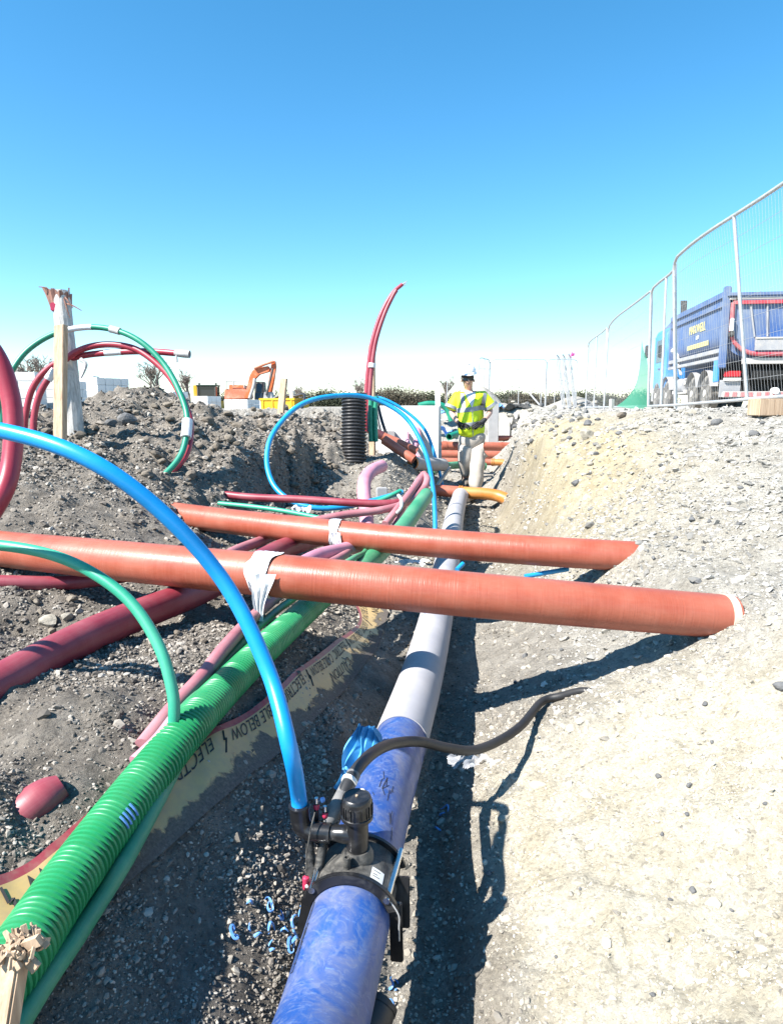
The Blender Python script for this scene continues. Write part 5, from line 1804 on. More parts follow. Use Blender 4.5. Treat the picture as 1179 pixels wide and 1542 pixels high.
# boots
for (ank, toe) in ((W(701.5, 721, .16), W(700, 735, .05)), (W(714, 743, -.07), W(706, 751.5, -.26))):
    s = MB().tube([ank + Vector((0, .02, .06)), ank + Vector((0, .02, -.02)), (ank + toe) / 2 + Vector((0, 0, .0)), toe + Vector((0, 0, .008)), toe + (toe - ank).normalized() * .05], [.062, .062, .058, .052, .028], 16, 24).build('boot', M_BOOT, wk)
    MB().tube([ank + Vector((0, .05, -.075)), (ank + toe) / 2 + Vector((0, 0, -.045)), toe + (toe - ank).normalized() * .05 + Vector((0, 0, -.03))], [.055, .052, .04], 14, 12, ell=.35).build('sole', M_DARK, s)
# vest with short sleeves
vv = [W(710.5, 662, .02), W(709.5, 640, .0), W(708, 618, -.01), W(707.5, 602, .0), W(688, 598.5, .0), W(682, 611, .005), W(678.5, 619, .01), W(727, 597.5, .0), W(735.5, 609, .005), W(741, 616, .01)]
ve = [(0, 1), (1, 2), (2, 3), (3, 4), (4, 5), (5, 6), (3, 7), (7, 8), (8, 9)]
vr = [(.255, .165), (.245, .16), (.225, .15), (.165, .11), (.098, .095), (.098, .095), (.098, .095), (.098, .095), (.098, .095), (.098, .095)]
vm = skin_mesh(vv, ve, vr, 3)
for v in vm.vertices:
    p = v.co
    v.co = p + Vector((0, .016 * math.sin(p.x * 30 + p.z * 19) + .011 * math.sin(p.z * 37 - p.x * 26), 0)) * max(0, min(1, (1.25 - p.z) * 2.5))
vbv = BVHTree.FromPolygons([tuple(v.co) for v in vm.vertices], [tuple(p.vertices) for p in vm.polygons])
vest = mesh_obj('hi_vis_vest', vm, M_HIVIS, wk)


def cast(x, z, dy=-1):
    h = vbv.ray_cast(Vector((x, 9.2 + dy * 1.0, z)), Vector((0, -dy, 0)))
    return h[0]


def strip(pts, w, name, mat, out=.005, lab=None):
    """band laid on the front of the vest along world (x, z) points"""
    p = catmull([(x, 0, z) for x, z in pts], 22)
    rows = []
    for i in range(22):
        a = p[max(0, i - 1)]; b = p[min(21, i + 1)]
        dx, dz = b[0] - a[0], b[2] - a[2]; L = math.hypot(dx, dz)
        nx_, nz_ = -dz / L, dx / L
        row = []
        for s in np.linspace(-1, 1, 5):
            x = p[i][0] + nx_ * w * s / 2; z = p[i][2] + nz_ * w * s / 2
            h = cast(x, z)
            if h is None: row = None; break
            row.append(tuple(h + Vector((0, -out, 0))))
        if row: rows.append(row)
    if len(rows) > 2:
        MB().grid(rows, len(rows), 5).build(name, mat, vest if name != 't_shirt' else wk, angle=80)


def ring_band(z0, z1, name):
    rows = []
    ctr = W(709, 625)
    for z in np.linspace(z0, z1, 4):
        row = []
        for a in np.linspace(0, 2 * math.pi, 50):
            d = Vector((math.cos(a), math.sin(a), 0))
            o = Vector((ctr.x, ctr.y, z))
            zz = z + .02 * (math.cos(a))       # tilts with the stance
            o.z = zz
            h = vbv.ray_cast(o + d * .24, -d)
            q = (h[0] + d * .006) if h[0] is not None and (h[0] - o).length < .235 else o + d * .2
            row.append(tuple(q))
        rows.append(row)
    MB().grid(rows, 4, 50).build(name, M_REFL, vest, angle=80)


z1 = W(708, 616).z; z2 = W(708, 638).z
ring_band(z1 - .030, z1 + .030, 'reflective_band')
ring_band(z2 - .030, z2 + .025, 'reflective_band')
for x0, x1 in ((696, 695), (726, 729)):
    a = W(x0, 614); b = W(x1, 592)
    strip([(a.x, a.z), ((a.x + b.x) / 2 - .004, (a.z + b.z) / 2), (b.x, b.z)], .052, 'reflective_strap', M_REFL)
for pa, pb, s in ((W(679.5, 615.5, .008), W(681.3, 611.3, .005), 1), (W(739.8, 613.6, .008), W(737.2, 609.8, .005), 1)):
    MB().tube([pa, pb], [.101, .101], 20, 4).build('reflective_cuff', M_REFL, vest)
# white shirt in the neck opening
rows = []
for i in range(12):
    f = i / 11
    z = W(707, 590.5 + 23.0 * f).z; half = .072 * (1 - f) ** .9 + .002; cx = W(706.5 + 1.8 * f, 600).x
    row = []
    for s in np.linspace(-1, 1, 7):
        h = cast(cx + half * s, z)
        row.append(tuple((h if h is not None else Vector((cx + half * s, 9.0, z))) + Vector((0, -.006, 0))))
    rows.append(row)
MB().grid(rows, 12, 7).build('t_shirt', M_SHIRT, wk, angle=80)
MB().tube([W(699, 591, -.03), W(706, 594.5, -.10), W(713.5, 590.5, -.03)], .012, 10, 14).build('shirt_collar', M_SHIRT, wk)
# zip line
a = W(708.5, 614); b = W(710, 657)
strip([(a.x, a.z), ((a.x + b.x) / 2, (a.z + b.z) / 2), (b.x, b.z)], .010, 'zip', M_REFL, .007)


# gloves: palm and five bent fingers, one skin each
def glove(wrist, tip, thumb_side):
    ax = (tip - wrist).normalized(); L = (tip - wrist).length
    up = Vector((0, -1, 0)); sd = ax.cross(up).normalized() * thumb_side; nn = sd.cross(ax).normalized()
    if nn.y > 0: nn = -nn
    vs = [wrist - ax * .03, wrist + ax * .01, wrist + ax * L * .28, wrist + ax * L * .5]
    es = [(0, 1), (1, 2), (2, 3)]; rs = [(.038, .034), (.037, .03), (.043, .026), (.042, .022)]
    for k, (o, ln) in enumerate(((-.030, .30), (-.010, .36), (.010, .35), (.029, .29))):
        b0 = wrist + ax * L * .46 + sd * o
        p1 = b0 + ax * L * ln * .8 + nn * .004; p2 = p1 + ax * L * ln * .45 - nn * .016; p3 = p2 + ax * L * ln * .25 - nn * .020
        i = len(vs); vs += [b0, p1, p2, p3]; es += [(3, i), (i, i + 1), (i + 1, i + 2), (i + 2, i + 3)]; rs += [.0135, .0115, .0105, .0085]
    i = len(vs)
    t0 = wrist + ax * L * .18 + sd * .034; t1 = t0 + ax * L * .22 + sd * .022 + nn * .01; t2 = t1 + ax * L * .2 - sd * .004
    vs += [t0, t1, t2]; es += [(2, i), (i, i + 1), (i + 1, i + 2)]; rs += [.016, .0135, .010]
    mesh_obj('glove', skin_mesh(vs, es, rs, 2), M_GLOVE, wk)


glove(W(689.5, 636, -.16), W(707, 646, -.21), 1)
glove(W(729.5, 632, -.16), W(712, 645, -.22), -1)

# ================================================================== SITE FENCE
def fence_panel(A, B, h, label, group, nvert=46, wires=6, bulge=0.0, lean=0.0, r=.020, mids=(.36, .70), lean2=None):
    """welded mesh fence panel: rounded tube frame, mid posts, mesh wires"""
    A = Vector(A); B = Vector(B); L = (B - A).length; d = (B - A).normalized()
    nrm = Vector((d.y, -d.x, 0)).normalized()
    t = thing('site_fence', label, 'fence', tuple(A), group=group)

    def pt(s, z):
        f = s / L
        b = bulge * 4 * f * (1 - f)
        ln = lean + ((lean if lean2 is None else lean2) - lean) * f
        return A + d * s + Vector((0, 0, z)) + nrm * (ln * z + b * z / h + .02 * math.sin(7 * f + 3 * z) * z / h)
    cr = .14
    top = [pt(0, h - cr), pt(.03, h - .055), pt(cr, h - .006)] + [pt(s, h) for s in np.linspace(cr + .1, L - cr - .1, 6)] + [pt(L - cr, h - .006), pt(L - .03, h - .055), pt(L, h - cr)]
    MB().tube(top, r, 10, 60).build('top_rail', M_STEEL, t)
    MB().tube([pt(0, -.03), pt(0, h - cr)], r, 10, 4).build('end_post', M_STEEL, t)
    MB().tube([pt(L, -.03), pt(L, h - cr)], r, 10, 4).build('end_post', M_STEEL, t)
    for m in mids:
        MB().tube([pt(L * m, .08), pt(L * m, h)], r * .95, 10, 6).build('mid_post', M_STEEL, t)
    MB().tube([pt(0, .08), pt(L / 2, .08), pt(L, .08)], r, 10, 10).build('bottom_rail', M_STEEL, t)
    mb = MB()
    for i in range(nvert):
        s = L * (i + .5) / nvert
        mb.tube([pt(s, .08), pt(s, h * .35), pt(s, h * .7), pt(s, h - .004)], .0012, 4, None, (0, 0), None, False)
    o = mb.build('mesh_wires', M_WIRE, t, recalc=False)
    o['kind'] = 'stuff'
    for i in range(wires):
        z = .08 + (h - .09) * (i + 1) / (wires + 1)
        MB().tube([pt(s, z) + nrm * .003 for s in np.linspace(0, L, 8)], .0019, 5, None, (0, 0), None, False).build('line_wire', M_WIRE, t, recalc=False)
    return t


FG = 'steel mesh fence panels along the right bank'
FA = Vector((3.98, 6.32, 1.33)); FB = Vector((3.95, 9.62, 1.22)); FC = Vector((4.36, 11.75, 1.20)); FD = Vector((5.22, 17.0, 1.17)); FE = Vector((5.95, 21.2, 1.15))
fence_panel(FA, FB, 2.02, 'nearest mesh fence panel, in front of the truck tailgate', FG, bulge=-.05, mids=(.42,), wires=8, nvert=54, lean=-.175, lean2=-.075)
fence_panel(FB + Vector((.03, .05, 0)), FC, 2.0, 'narrow mesh fence panel between the truck cab and the green net', FG, nvert=28, mids=(.5,), bulge=.06, lean=-.06, lean2=-.03)
fence_panel(FC + Vector((.03, .06, 0)), FD, 2.0, 'mesh fence panel left of the green net, clear sky behind it', FG, nvert=60, mids=(), lean=-.02, lean2=.01, bulge=-.06)
fence_panel(FD + Vector((.02, .06, 0)), FE, 2.0, 'mesh fence panel next to the folded panels, beyond the green net', FG, nvert=40, mids=(.5,))
fence_panel(FA - Vector((.02, .06, 0)), FA - Vector((.1, 3.4, -.02)), 2.02, 'mesh fence panel just outside the right edge, next to the nearest one', FG, nvert=20, mids=(.5,), lean=.12)
# leaning folded panels
FG2 = 'stacked fence panels leaning at the far corner'
for i, dx in enumerate((0, .25, .5)):
    fence_panel(Vector((6.62 - dx * .6, 25.0 + dx, 1.12)), Vector((6.95 - dx * .6, 25.9 + dx, 1.12)), 2.0, ('front', 'middle', 'rear')[i] + ' one of the three stacked fence panels leaning at the far corner', FG2, nvert=10, lean=-.16, mids=(.5,), wires=4)
crumple(P(862, 533, 25), .16, M_PINKC, 'pink_rag', 'pink rag on top of the stacked fence panels', 'rag', 51, aspect=(.6, .5, 1.4))
# far row
FG3 = 'mesh fence panels across the far end of the trench'
FARY = 28.0
fx = lambda px: (px - 589.5) / F * 28.3
fence_panel((fx(733), FARY, 1.10), (fx(815), FARY, 1.12), 2.0, 'left of two far fence panels facing the camera', FG3, nvert=24, mids=(), wires=5)
fence_panel((fx(816), FARY, 1.12), (fx(862), FARY + .2, 1.12), 2.0, 'right of two far fence panels facing the camera', FG3, nvert=16, mids=(.6,), wires=5)
fence_panel((fx(712), FARY - 1.2, 1.10), (fx(732), FARY, 1.10), 2.0, 'narrow angled far fence panel above the worker\'s shoulder', FG3, nvert=12, mids=(.5,), wires=4)
fence_panel((fx(672) * 1.2, 34, 1.1), (fx(778) * 1.2, 34, 1.1), 1.95, 'lower far fence panel standing behind the row', FG3, nvert=24, mids=(.3,), wires=4)
fence_panel((fx(815) * 1.25, 36, 1.1), (fx(856) * 1.25, 36, 1.1), 1.45, 'low fence panel far behind the row, right side', FG3, nvert=14, mids=(.5,), wires=4)
pr_ = thing('fence_brace', 'white steel brace propping the far fence row', 'fence brace', tuple(P(815, 612, 27)))
MB().tube([P(795, 590, 28), P(815, 613, 26.5)], .03, 8, 3).build('strut', M_STEEL, pr_)
MB().tube([P(748, 614, 25.5), P(800, 617, 25), P(866, 619, 24.5)], .035, 8, 6).build('ground_tube', M_STEEL, pr_)
# green net hanging from the fence
nt_rows = []
p00, p10, p11, p01 = P(966, 512, 12.0), P(926, 612, 12.6), P(975, 618, 11.6), P(974, 540, 11.7)
for i in range(14):
    s = i / 13; row = []
    for j in range(10):
        u = j / 9
        a = p00 * (1 - s) + p10 * s; b = p01 * (1 - s) + p11 * s
        sagv = Vector((.16 * math.sin(math.pi * s) * (1 - u), .05 * math.sin(5 * s + 3 * u), -.16 * math.sin(math.pi * s) * (1 - u)))
        row.append(tuple(a * (1 - u) + b * u + sagv))
    nt_rows.append(row)
solo(MB().grid(nt_rows, 14, 10), 'green_net', M_NET, 'green debris net sagging from the fence to the ground', 'net')
sk2 = thing('short_stake', 'short timber stake holding the foot of the green net', 'timber stake', tuple(P(921, 628, 12.3)))
MB().beam(P(919.5, 640, 12.3), P(921, 601, 12.3), .075, .06, (.4, -1, 0)).build('shaft', M_WOODW, sk2, bevel=.004)
bk = thing('timber_baulk', 'timber baulk under the foot of the nearest fence panel at the right edge', 'timber baulk', (4.0, 6.9, 1.3))
bq = ground_at(1165, 624) or Vector((3.7, 6.6, 1.3))
MB().box(bq + Vector((.10, .0, .05)), (.55, .16, .13), .06).build('beam_body', M_WOOD, bk, bevel=.008)

# ================================================================== TIPPER TRUCK
TY = R(-8.6)
truck = thing('tipper_truck', 'dusty blue tipper truck with a red edged tailgate parked behind the fence', 'truck', (10.0, 18.3, 1.12), TY)
# local frame: x right, y forward, z up; origin at ground under the middle of the tail
TW = 1.25
def tubprof(w, zt, zb, n=9):
    """half of a bath-tub section, left to right"""
    pts = [(-w, zt), (-w, zt - .25)]
    for i in range(n + 1):
        a = math.pi + i / n * math.pi / 2
        pts.append((-w + .75 + .75 * math.cos(a), zb + .62 + .62 * math.sin(a)))
    return pts + [(-x, z) for x, z in reversed(pts)]


prof = tubprof(TW, 3.08, 1.42)
tubm = MB()
tubm.prism([(x, .12, z) for x, z in prof], (0, 5.6, 0))
tub = tubm.build('tipper_body', M_TRUCKB, truck, local=True, angle=30)
# side planks / ribs and rails
for z, w, m in ((3.06, .16, M_TRUCKB), (2.78, .07, M_TRUCKB), (1.62, .12, M_TRUCKG), (1.42, .10, M_TRUCKG)):
    for s in (-1, 1):
        MB().box((s * (TW + .02), 2.9, z), (.07, 5.6, w)).build('side_rail', m, tub, local=True, bevel=.01)
for s in (-1, 1):
    MB().box((s * (TW - .02), .10, 2.2), (.16, .2, 2.1)).build('corner_post', M_TRUCKB, tub, local=True, bevel=.02)
    MB().box((s * (TW - .02), 5.7, 2.3), (.14, .14, 1.7)).build('corner_post', M_TRUCKB, tub, local=True, bevel=.02)
# tailgate with red rim and panels
tgp = tubprof(TW - .14, 2.82, 1.50)
tg = MB().prism([(x, -.02, z) for x, z in tgp], (0, .13, 0)).build('tailgate', M_TRUCKB, truck, local=True, angle=30)
rim_pts = [Vector((x, -.05, z)) for x, z in tgp]
MB().tube(rim_pts, .055, 8, None, (1, 1), None, False).build('red_rim', M_TRUCKR, tg, local=True)
MB().beam(rim_pts[0], rim_pts[-1], .10, .09).build('red_top_rim', M_TRUCKR, tg, local=True)
MB().box((0, -.06, 3.02), (2.5, .14, .10)).build('top_beam', M_TRUCKB, truck, local=True, bevel=.02)
MB().box((0, -.05, 2.92), (2.4, .06, .05)).build('white_bar', M_TRUCKW, truck, local=True)
for x in (-.62, -.25, .25, .62):
    MB().beam((x * 1.1, -.045, 2.75), (x * .85, -.045, 1.95), .035, .03, (0, -1, 0)).build('gate_rib', M_TRUCKG, tg, local=True)
MB().box((.15, -.06, 1.74), (1.3, .06, .30)).build('dusty_plate', M_TRUCKG, tg, local=True, bevel=.01)
MB().box((.15, -.07, 1.91), (1.3, .08, .04)).build('plate_lip', M_TRUCKW, tg, local=True)
MB().box((0, .05, 1.33), (1.5, .12, .16)).build('rear_beam', M_TRUCKW, truck, local=True, bevel=.01)
for x, z in ((.55, 2.55), (.55, 2.4), (.62, 2.25)):
    MB().box((x, -.065, z), (.22, .02, .07)).build('gate_lettering', M_WHITEP if z < 2.5 else M_TRUCKR, tg, local=True)
# hinges and white tarp clips
for s in (-1, 1):
    MB().cyl((s * 1.0, -.1, 2.95), (s * 1.0, .1, 2.95), .07, seg=12).build('hinge', M_BLACKD, truck, local=True)
    MB().box((s * 1.12, -.1, 2.25), (.10, .08, .34)).build('white_latch', M_WHITEP, truck, local=True, bevel=.02)
    MB().box((s * 1.12, -.12, 2.02), (.14, .1, .16)).build('dark_latch', M_BLACKD, truck, local=True, bevel=.03)
# chassis, lights, bumper
MB().box((0, 4.3, .98), (.9, 8.4, .26)).build('chassis', M_DARK, truck, local=True)
MB().box((0, .55, .95), (2.3, .06, .75)).build('tail_shade_sheet', M_DARK, truck, local=True)  # dark sheet added to stand for the shade under the tipper body
for s in (-1, 1):
    lo = MB().box((s * .95, .12, 1.0), (.42, .08, .16)).build('tail_lamp', M_REDL, truck, local=True, bevel=.02)
    MB().box((s * .95, .10, .86), (.42, .08, .08)).build('lamp_reflector', M_TRUCKW, lo, local=True)
    MB().box((s * .98, .16, .62), (.52, .05, .45)).build('mud_flap', M_TRUCKG, truck, local=True)
bu = MB().box((0, .02, .46), (2.4, .1, .16)).build('rear_bumper', M_TRUCKW, truck, local=True, bevel=.02)
for i in range(12):
    MB().box((-1.1 + i * .2, -.035, .46), (.11, .012, .12)).build('bumper_stripe', M_PINKS, bu, local=True)
MB().cyl((.1, -.08, .55), (.1, .1, .55), .09, seg=14).build('tow_eye', M_WHITEP, truck, local=True)
# wheels
wm = MB().lathe([(.30, -.15), (.44, -.15), (.50, -.11), (.515, 0), (.50, .11), (.44, .15), (.30, .15)], (0, 0, 0), (1, 0, 0), 30)
ti = {}
for y in (1.5, 2.85, 6.1, 7.7):
    for s in (-1, 1):
        w_ = bpy.data.objects.new('wheel', None); COL.objects.link(w_); w_.parent = truck; w_.location = (s * 1.08, y, .515)
        if not ti:
            a = wm.build('tyre', M_RUBBER, w_, local=True)
            b = MB().lathe([(.02, -.155), (.10, -.17), (.13, -.10), (.24, -.09), (.30, -.145), (.31, -.10), (.31, .10), (.30, .145), (.02, .10)], (0, 0, 0), (1, 0, 0), 24).build('rim', M_RIM, w_, local=True)
            bl = MB()
            for i in range(8):
                q = 2 * math.pi * i / 8
                bl.cyl((-.15, .17 * math.cos(q), .17 * math.sin(q)), (-.11, .17 * math.cos(q), .17 * math.sin(q)), .02, seg=6)
            c = bl.build('wheel_nuts', M_CONCG, w_, local=True)
            ti = {'a': a, 'b': b}
            bpy.data.objects.remove(c)
        else:
            for k in ti.values():
                z_ = k.copy(); COL.objects.link(z_); z_.parent = w_
# mudguards, side bars, tank
for s in (-1, 1):
    for y in (1.5, 2.85, 6.1):
        arc = [(s * 1.08, y + .62 * math.cos(a), .55 + .62 * math.sin(a)) for a in np.linspace(.25, math.pi - .25, 12)]
        mb = MB(); mb.grid([[(p[0] - .2, p[1], p[2]), (p[0] + .2, p[1], p[2])] for p in arc], 12, 2)
        mb.build('mudguard', M_TRUCKG, truck, local=True)
    for z in (.60, .88):
        MB().box((s * 1.18, 4.5, z), (.05, 1.7, .12)).build('side_guard', M_TRUCKW, truck, local=True, bevel=.01)
    MB().cyl((s * 1.0, 3.9, .78), (s * 1.0, 4.9, .78), .28, seg=18).build('tank', M_TRUCKG, truck, local=True)
    MB().beam((s * 1.24, 4.9, 1.9), (s * 1.24, 4.2, 1.15), .07, .05).build('white_stay', M_TRUCKW, truck, local=True)
    MB().box((s * 1.28, 5.15, 2.0), (.10, .5, .16)).build('white_cover', M_WHITEP, truck, local=True, bevel=.04)
    MB().box((s * 1.27, .42, 1.1), (.06, .40, .62)).build('blue_side_box', M_TRUCKL, truck, local=True, bevel=.02)
# cab
cabp = [(-1.2, .75), (-1.2, 2.7), (-1.08, 2.95), (1.08, 2.95), (1.2, 2.7), (1.2, .75)]
cab = MB().prism([(x, 6.35, z) for x, z in cabp], (0, 2.1, 0)).build('cab', M_TRUCKL, truck, local=True, bevel=.05, angle=35)
for s in (-1, 1):
    MB().prism([(s * 1.205, y, z) for y, z in ((7.0, 1.75), (8.05, 1.75), (8.0, 2.55), (7.05, 2.55))], (s * .012, 0, 0)).build('side_window', M_GLASSD, cab, local=True, smooth=False)
    MB().box((s * 1.215, 7.5, 1.5), (.012, .22, .05)).build('door_handle', M_BLACK, cab, local=True)
    mi = MB().box((s * 1.46, 8.35, 2.2), (.22, .1, .48)).build('mirror', M_BLACKD, cab, local=True, bevel=.03)
    MB().box((s * 1.20, 8.0, .55), (.05, .9, .45)).build('cab_step', M_CONCG, cab, local=True)
MB().prism([(-1.0, 6.34, 1.9), (1.0, 6.34, 1.9), (.95, 6.34, 2.6), (-.95, 6.34, 2.6)], (0, -.012, 0)).build('rear_window', M_GLASSD, cab, local=True, smooth=False)
MB().prism([(-1.05, 8.455, 1.7), (1.05, 8.455, 1.7), (1.0, 8.455, 2.6), (-1.0, 8.455, 2.6)], (0, .012, 0)).build('windscreen', M_GLASSD, cab, local=True, smooth=False)
MB().prism([(-1.0, 6.5, 2.96), (-1.0, 8.1, 2.96), (-1.0, 6.5, 3.22)], (2.0, 0, 0)).build('roof_deflector', M_TRUCKB, cab, local=True)
MB().prism([(-.95, 5.95, 3.2), (-.95, 6.05, 3.75), (-.95, 5.86, 3.72), (-.95, 5.8, 3.2)], (.18, 0, 0)).build('exhaust_stack', M_BLACKD, truck, local=True)
MB().prism([(-1.05, 5.75, 3.0), (-1.05, 6.6, 3.0), (-1.05, 6.4, 3.25), (-1.05, 5.85, 3.25)], (2.1, 0, 0)).build('sheet_housing', M_BLACKD, truck, local=True)
# lettering on the near side of the body
def truck_text(body, size, yc, z, mat):
    vs, fs = text_mesh(body, size, .004)
    w = max(v[0] for v in vs)
    mb = MB().add([(-TW - .012 - v[2], yc + w / 2 - v[0], z + v[1]) for v in vs], fs)
    mb.build('lettering', mat, tub, local=True, smooth=False)


truck_text('MAXWELL', .36, 2.6, 2.32, M_LETTER)
truck_text('LTD', .16, 2.5, 2.12, M_WHITEP)
bars = MB()
for i in range(11):
    bars.box((-TW - .010, 1.45 + i * .2, 1.93), (.008, .14, .13))
bars.build('small_lettering', M_LETTER, tub, local=True)

# ================================================================== FAR LEFT: BLOCK STACKS, BIN, MACHINES
bmesh_cache = {}


def block_stack(label, c, nx_, ny_, nz_, yaw, size=(.44, .215, .215), gap=.008):
    """stack of pale concrete blocks; every outer block is its own part"""
    t = thing('block_stack', label, 'block stack', tuple(c), yaw, group='stacks of white concrete blocks in the yard')
    key = size
    first = bmesh_cache.get(key)
    for i in range(nx_):
        for j in range(ny_):
            for k in range(nz_):
                if j > 0 and 0 < i < nx_ - 1 and k < nz_ - 1: continue
                if j > 1 and k < nz_ - 1 and i == 0: continue
                loc = ((i - (nx_ - 1) / 2) * (size[0] + gap) + random.uniform(-.004, .004), j * (size[1] + gap) + random.uniform(-.006, .006), (k + .5) * (size[2] + gap * .6))
                if first is None:
                    o = MB().box((0, 0, 0), size).build('block', M_BLOCK, t, local=True, bevel=.006, smooth=False)
                    first = o.data; bmesh_cache[key] = first
                else:
                    o = bpy.data.objects.new('block', first); COL.objects.link(o); o.parent = t
                o.location = loc
    return t


def at_y(px, y, z):
    return (px - 589.5) / F * y * 1.012, y, z


block_stack('long wall of white blocks at the left edge behind the crimson loop', at_y(22, 17.5, 1.02), 4, 2, 5, R(4), (.42, .30, .215))
block_stack('white block stack behind the two posts', at_y(98, 18.5, 1.05), 3, 2, 4, R(3), (.42, .30, .215))
block_stack('white block stack just right of the weathered post', at_y(152, 22, 1.05), 2, 4, 5, R(-28), (.42, .30, .215))
block_stack('white block stack behind the brown heap', at_y(256, 30, 1.05), 3, 3, 3, R(-25), (.44, .3, .27))
block_stack('white block stack below the dark machine cab', at_y(312, 30, .92), 2, 3, 3, R(-24), (.40, .30, .25))
block_stack('white block stack in front of the excavator tracks', at_y(364, 30, .88), 3, 3, 3, R(-24), (.40, .30, .215))
block_stack('white block stack between the excavator and the yellow bin', at_y(402, 32, .88), 2, 3, 3, R(-24), (.44, .30, .20))
sh_ = thing('white_sheet_stack', 'sheeted pale stack with a dark lid behind the red duct', 'pallet stack', at_y(140, 21.5, 1.05))
MB().box(Vector(at_y(140, 23.8, 2.0)), (.9, .7, .55), .1).build('wrapped_load', M_BAG, sh_, bevel=.03)
MB().box(Vector(at_y(146, 23.5, 1.73)), (1.3, .9, .05), .1).build('dark_lid', plain('dark_board', (.09, .085, .075), .8), sh_)

bin_ = thing('yellow_bin', 'yellow steel bin with ribbed sides beyond the leaning stake', 'bin', at_y(433, 24, .84), R(-30))
bb = MB()
bb.box((0, 0, .36), (1.45, .8, .62), top=(1.03, 1.05)); bb.build('bin_body', M_YELLOW, bin_, local=True, bevel=.01)
for x in (-.62, -.2, .2, .62):
    MB().box((x, -.415, .36), (.07, .05, .6)).build('rib', M_YELLOW, bin_, local=True)
for y in (-.42, .42):
    MB().box((0, y, .66), (1.54, .06, .07)).build('rim', M_YELLOW, bin_, local=True)
for x in (-.75, .75):
    MB().box((x, 0, .66), (.06, .86, .07)).build('rim', M_YELLOW, bin_, local=True)
MB().tube([(-.5, -.2, .62), (-.1, 0, .80), (.3, .1, .76), (.75, .1, .82), (.9, -.1, .6), (.95, -.3, .35)], .05, 10, 30).build('hose_in_bin', M_BLACKP, bin_, local=True)
MB().cyl((.25, .1, .6), (.25, .1, .95), .09, seg=12).build('white_canister', M_WHITEP, bin_, local=True)


def poly_px(pts, d, th, mb):
    q = [P(x, y, d) for x, y in pts]
    return mb.prism(q, (0, th, 0))


# excavator
ED = 58.0
ex = thing('excavator', 'orange tracked excavator with raised boom beyond the block stacks', 'excavator', tuple(P(385, 606, ED)))
poly_px([(338, 586), (372, 585), (374, 601), (338, 602)], ED, 2.4, MB()).build('counterweight_house', M_ORANGED, ex, bevel=.08)
poly_px([(345, 579), (368, 580), (368, 587), (345, 587)], ED + .4, 1.8, MB()).build('engine_cover', M_ORANGEP, ex, bevel=.06)
cbx = poly_px([(384, 574.5), (396, 574.5), (397, 602), (383, 602)], ED - .2, 1.5, MB()).build('cab', M_BLACKD, ex, bevel=.05)
poly_px([(386, 578), (394.5, 578), (394.5, 590), (386, 590)], ED - .23, .02, MB()).build('cab_window', M_GLASSD, cbx, smooth=False)
poly_px([(385, 591.5), (395.5, 591.5), (395.5, 600), (385, 600)], ED - .23, .02, MB()).build('cab_lower_window', M_GLASSD, cbx, smooth=False)
poly_px([(368, 600), (376, 566), (381, 557), (392, 553), (404, 551), (407, 556), (405, 560), (391, 564), (384, 571), (377, 600)], ED - .3, .55, MB()).build('boom', M_ORANGEP, ex, bevel=.04)
poly_px([(409, 546), (414.5, 543), (416, 552), (413, 573), (409, 593), (403, 598), (401, 592), (405, 570)], ED - .25, .45, MB()).build('stick', M_ORANGEP, ex, bevel=.04)
MB().tube([P(383, 555, ED - .45), P(398, 549, ED - .45), P(413, 544, ED - .45)], .11, 10, 6).build('stick_ram', M_ORANGED, ex)
MB().tube([P(376, 600, ED - .5), P(382, 582, ED - .5), P(384, 570, ED - .5)], .13, 10, 6).build('boom_ram', M_CONCG, ex)
MB().tube([P(411, 555, ED - .5), P(406, 577, ED - .5), P(401, 595, ED - .5)], .10, 10, 6).build('bucket_ram', M_BLACKD, ex)
poly_px([(398, 590), (409, 590), (411, 600), (404, 606), (396, 602)], ED - .4, 1.0, MB()).build('bucket', M_TRUCKG, ex, bevel=.04)
for dy in (-.3, 1.9):
    poly_px([(345, 604), (398, 603), (401, 606.5), (397, 611), (346, 612), (342, 608)], ED + dy, .5, MB()).build('track', M_RUBBER, ex, bevel=.1)
for x0, y0, x1, y1 in ((341, 574, 368, 575), (341, 574, 341, 586), (352, 573, 352, 581), (368, 575, 368, 584)):
    MB().tube([P(x0, y0, ED), P(x1, y1, ED)], .05, 6, 3).build('handrail', M_CONCG, ex)
# roller cab behind the blocks
rc = thing('site_roller', 'small yellow site machine with a dark glazed cab behind the block stacks', 'site machine', tuple(P(311, 600, 52)))
cx = P(311, 596, 52)
MB().box(cx + Vector((0, .7, .78)), (1.55, 1.4, .10)).build('cab_roof', plain('dark_green_roof', (.03, .05, .035), .5), rc, bevel=.03)
for sx in (-.66, .66):
    for sy in (.1, 1.3):
        MB().box(cx + Vector((sx, sy, .18)), (.09, .09, 1.15)).build('cab_pillar', M_BLACKD, rc)
MB().box(cx + Vector((.0, .7, .18)), (1.22, 1.1, 1.05)).build('glazing', M_GLASSD, rc, smooth=False)
MB().box(cx + Vector((-.88, .7, .30)), (.30, 1.0, 1.0)).build('yellow_panel', M_YELLOW, rc, bevel=.03)
MB().box(cx + Vector((0, .8, -.75)), (1.9, 2.6, .75)).build('machine_body', M_YELLOW, rc, bevel=.06)
MB().cyl(cx + Vector((-.8, -.4, -1.0)), cx + Vector((.8, -.4, -1.0)), .5, seg=24).build('drum', M_TRUCKG, rc)
for sx in (-.55, .72):
    MB().box(cx + Vector((sx, .2, .90)), (.12, .12, .14)).build('work_lamp', M_BLACKD, rc)

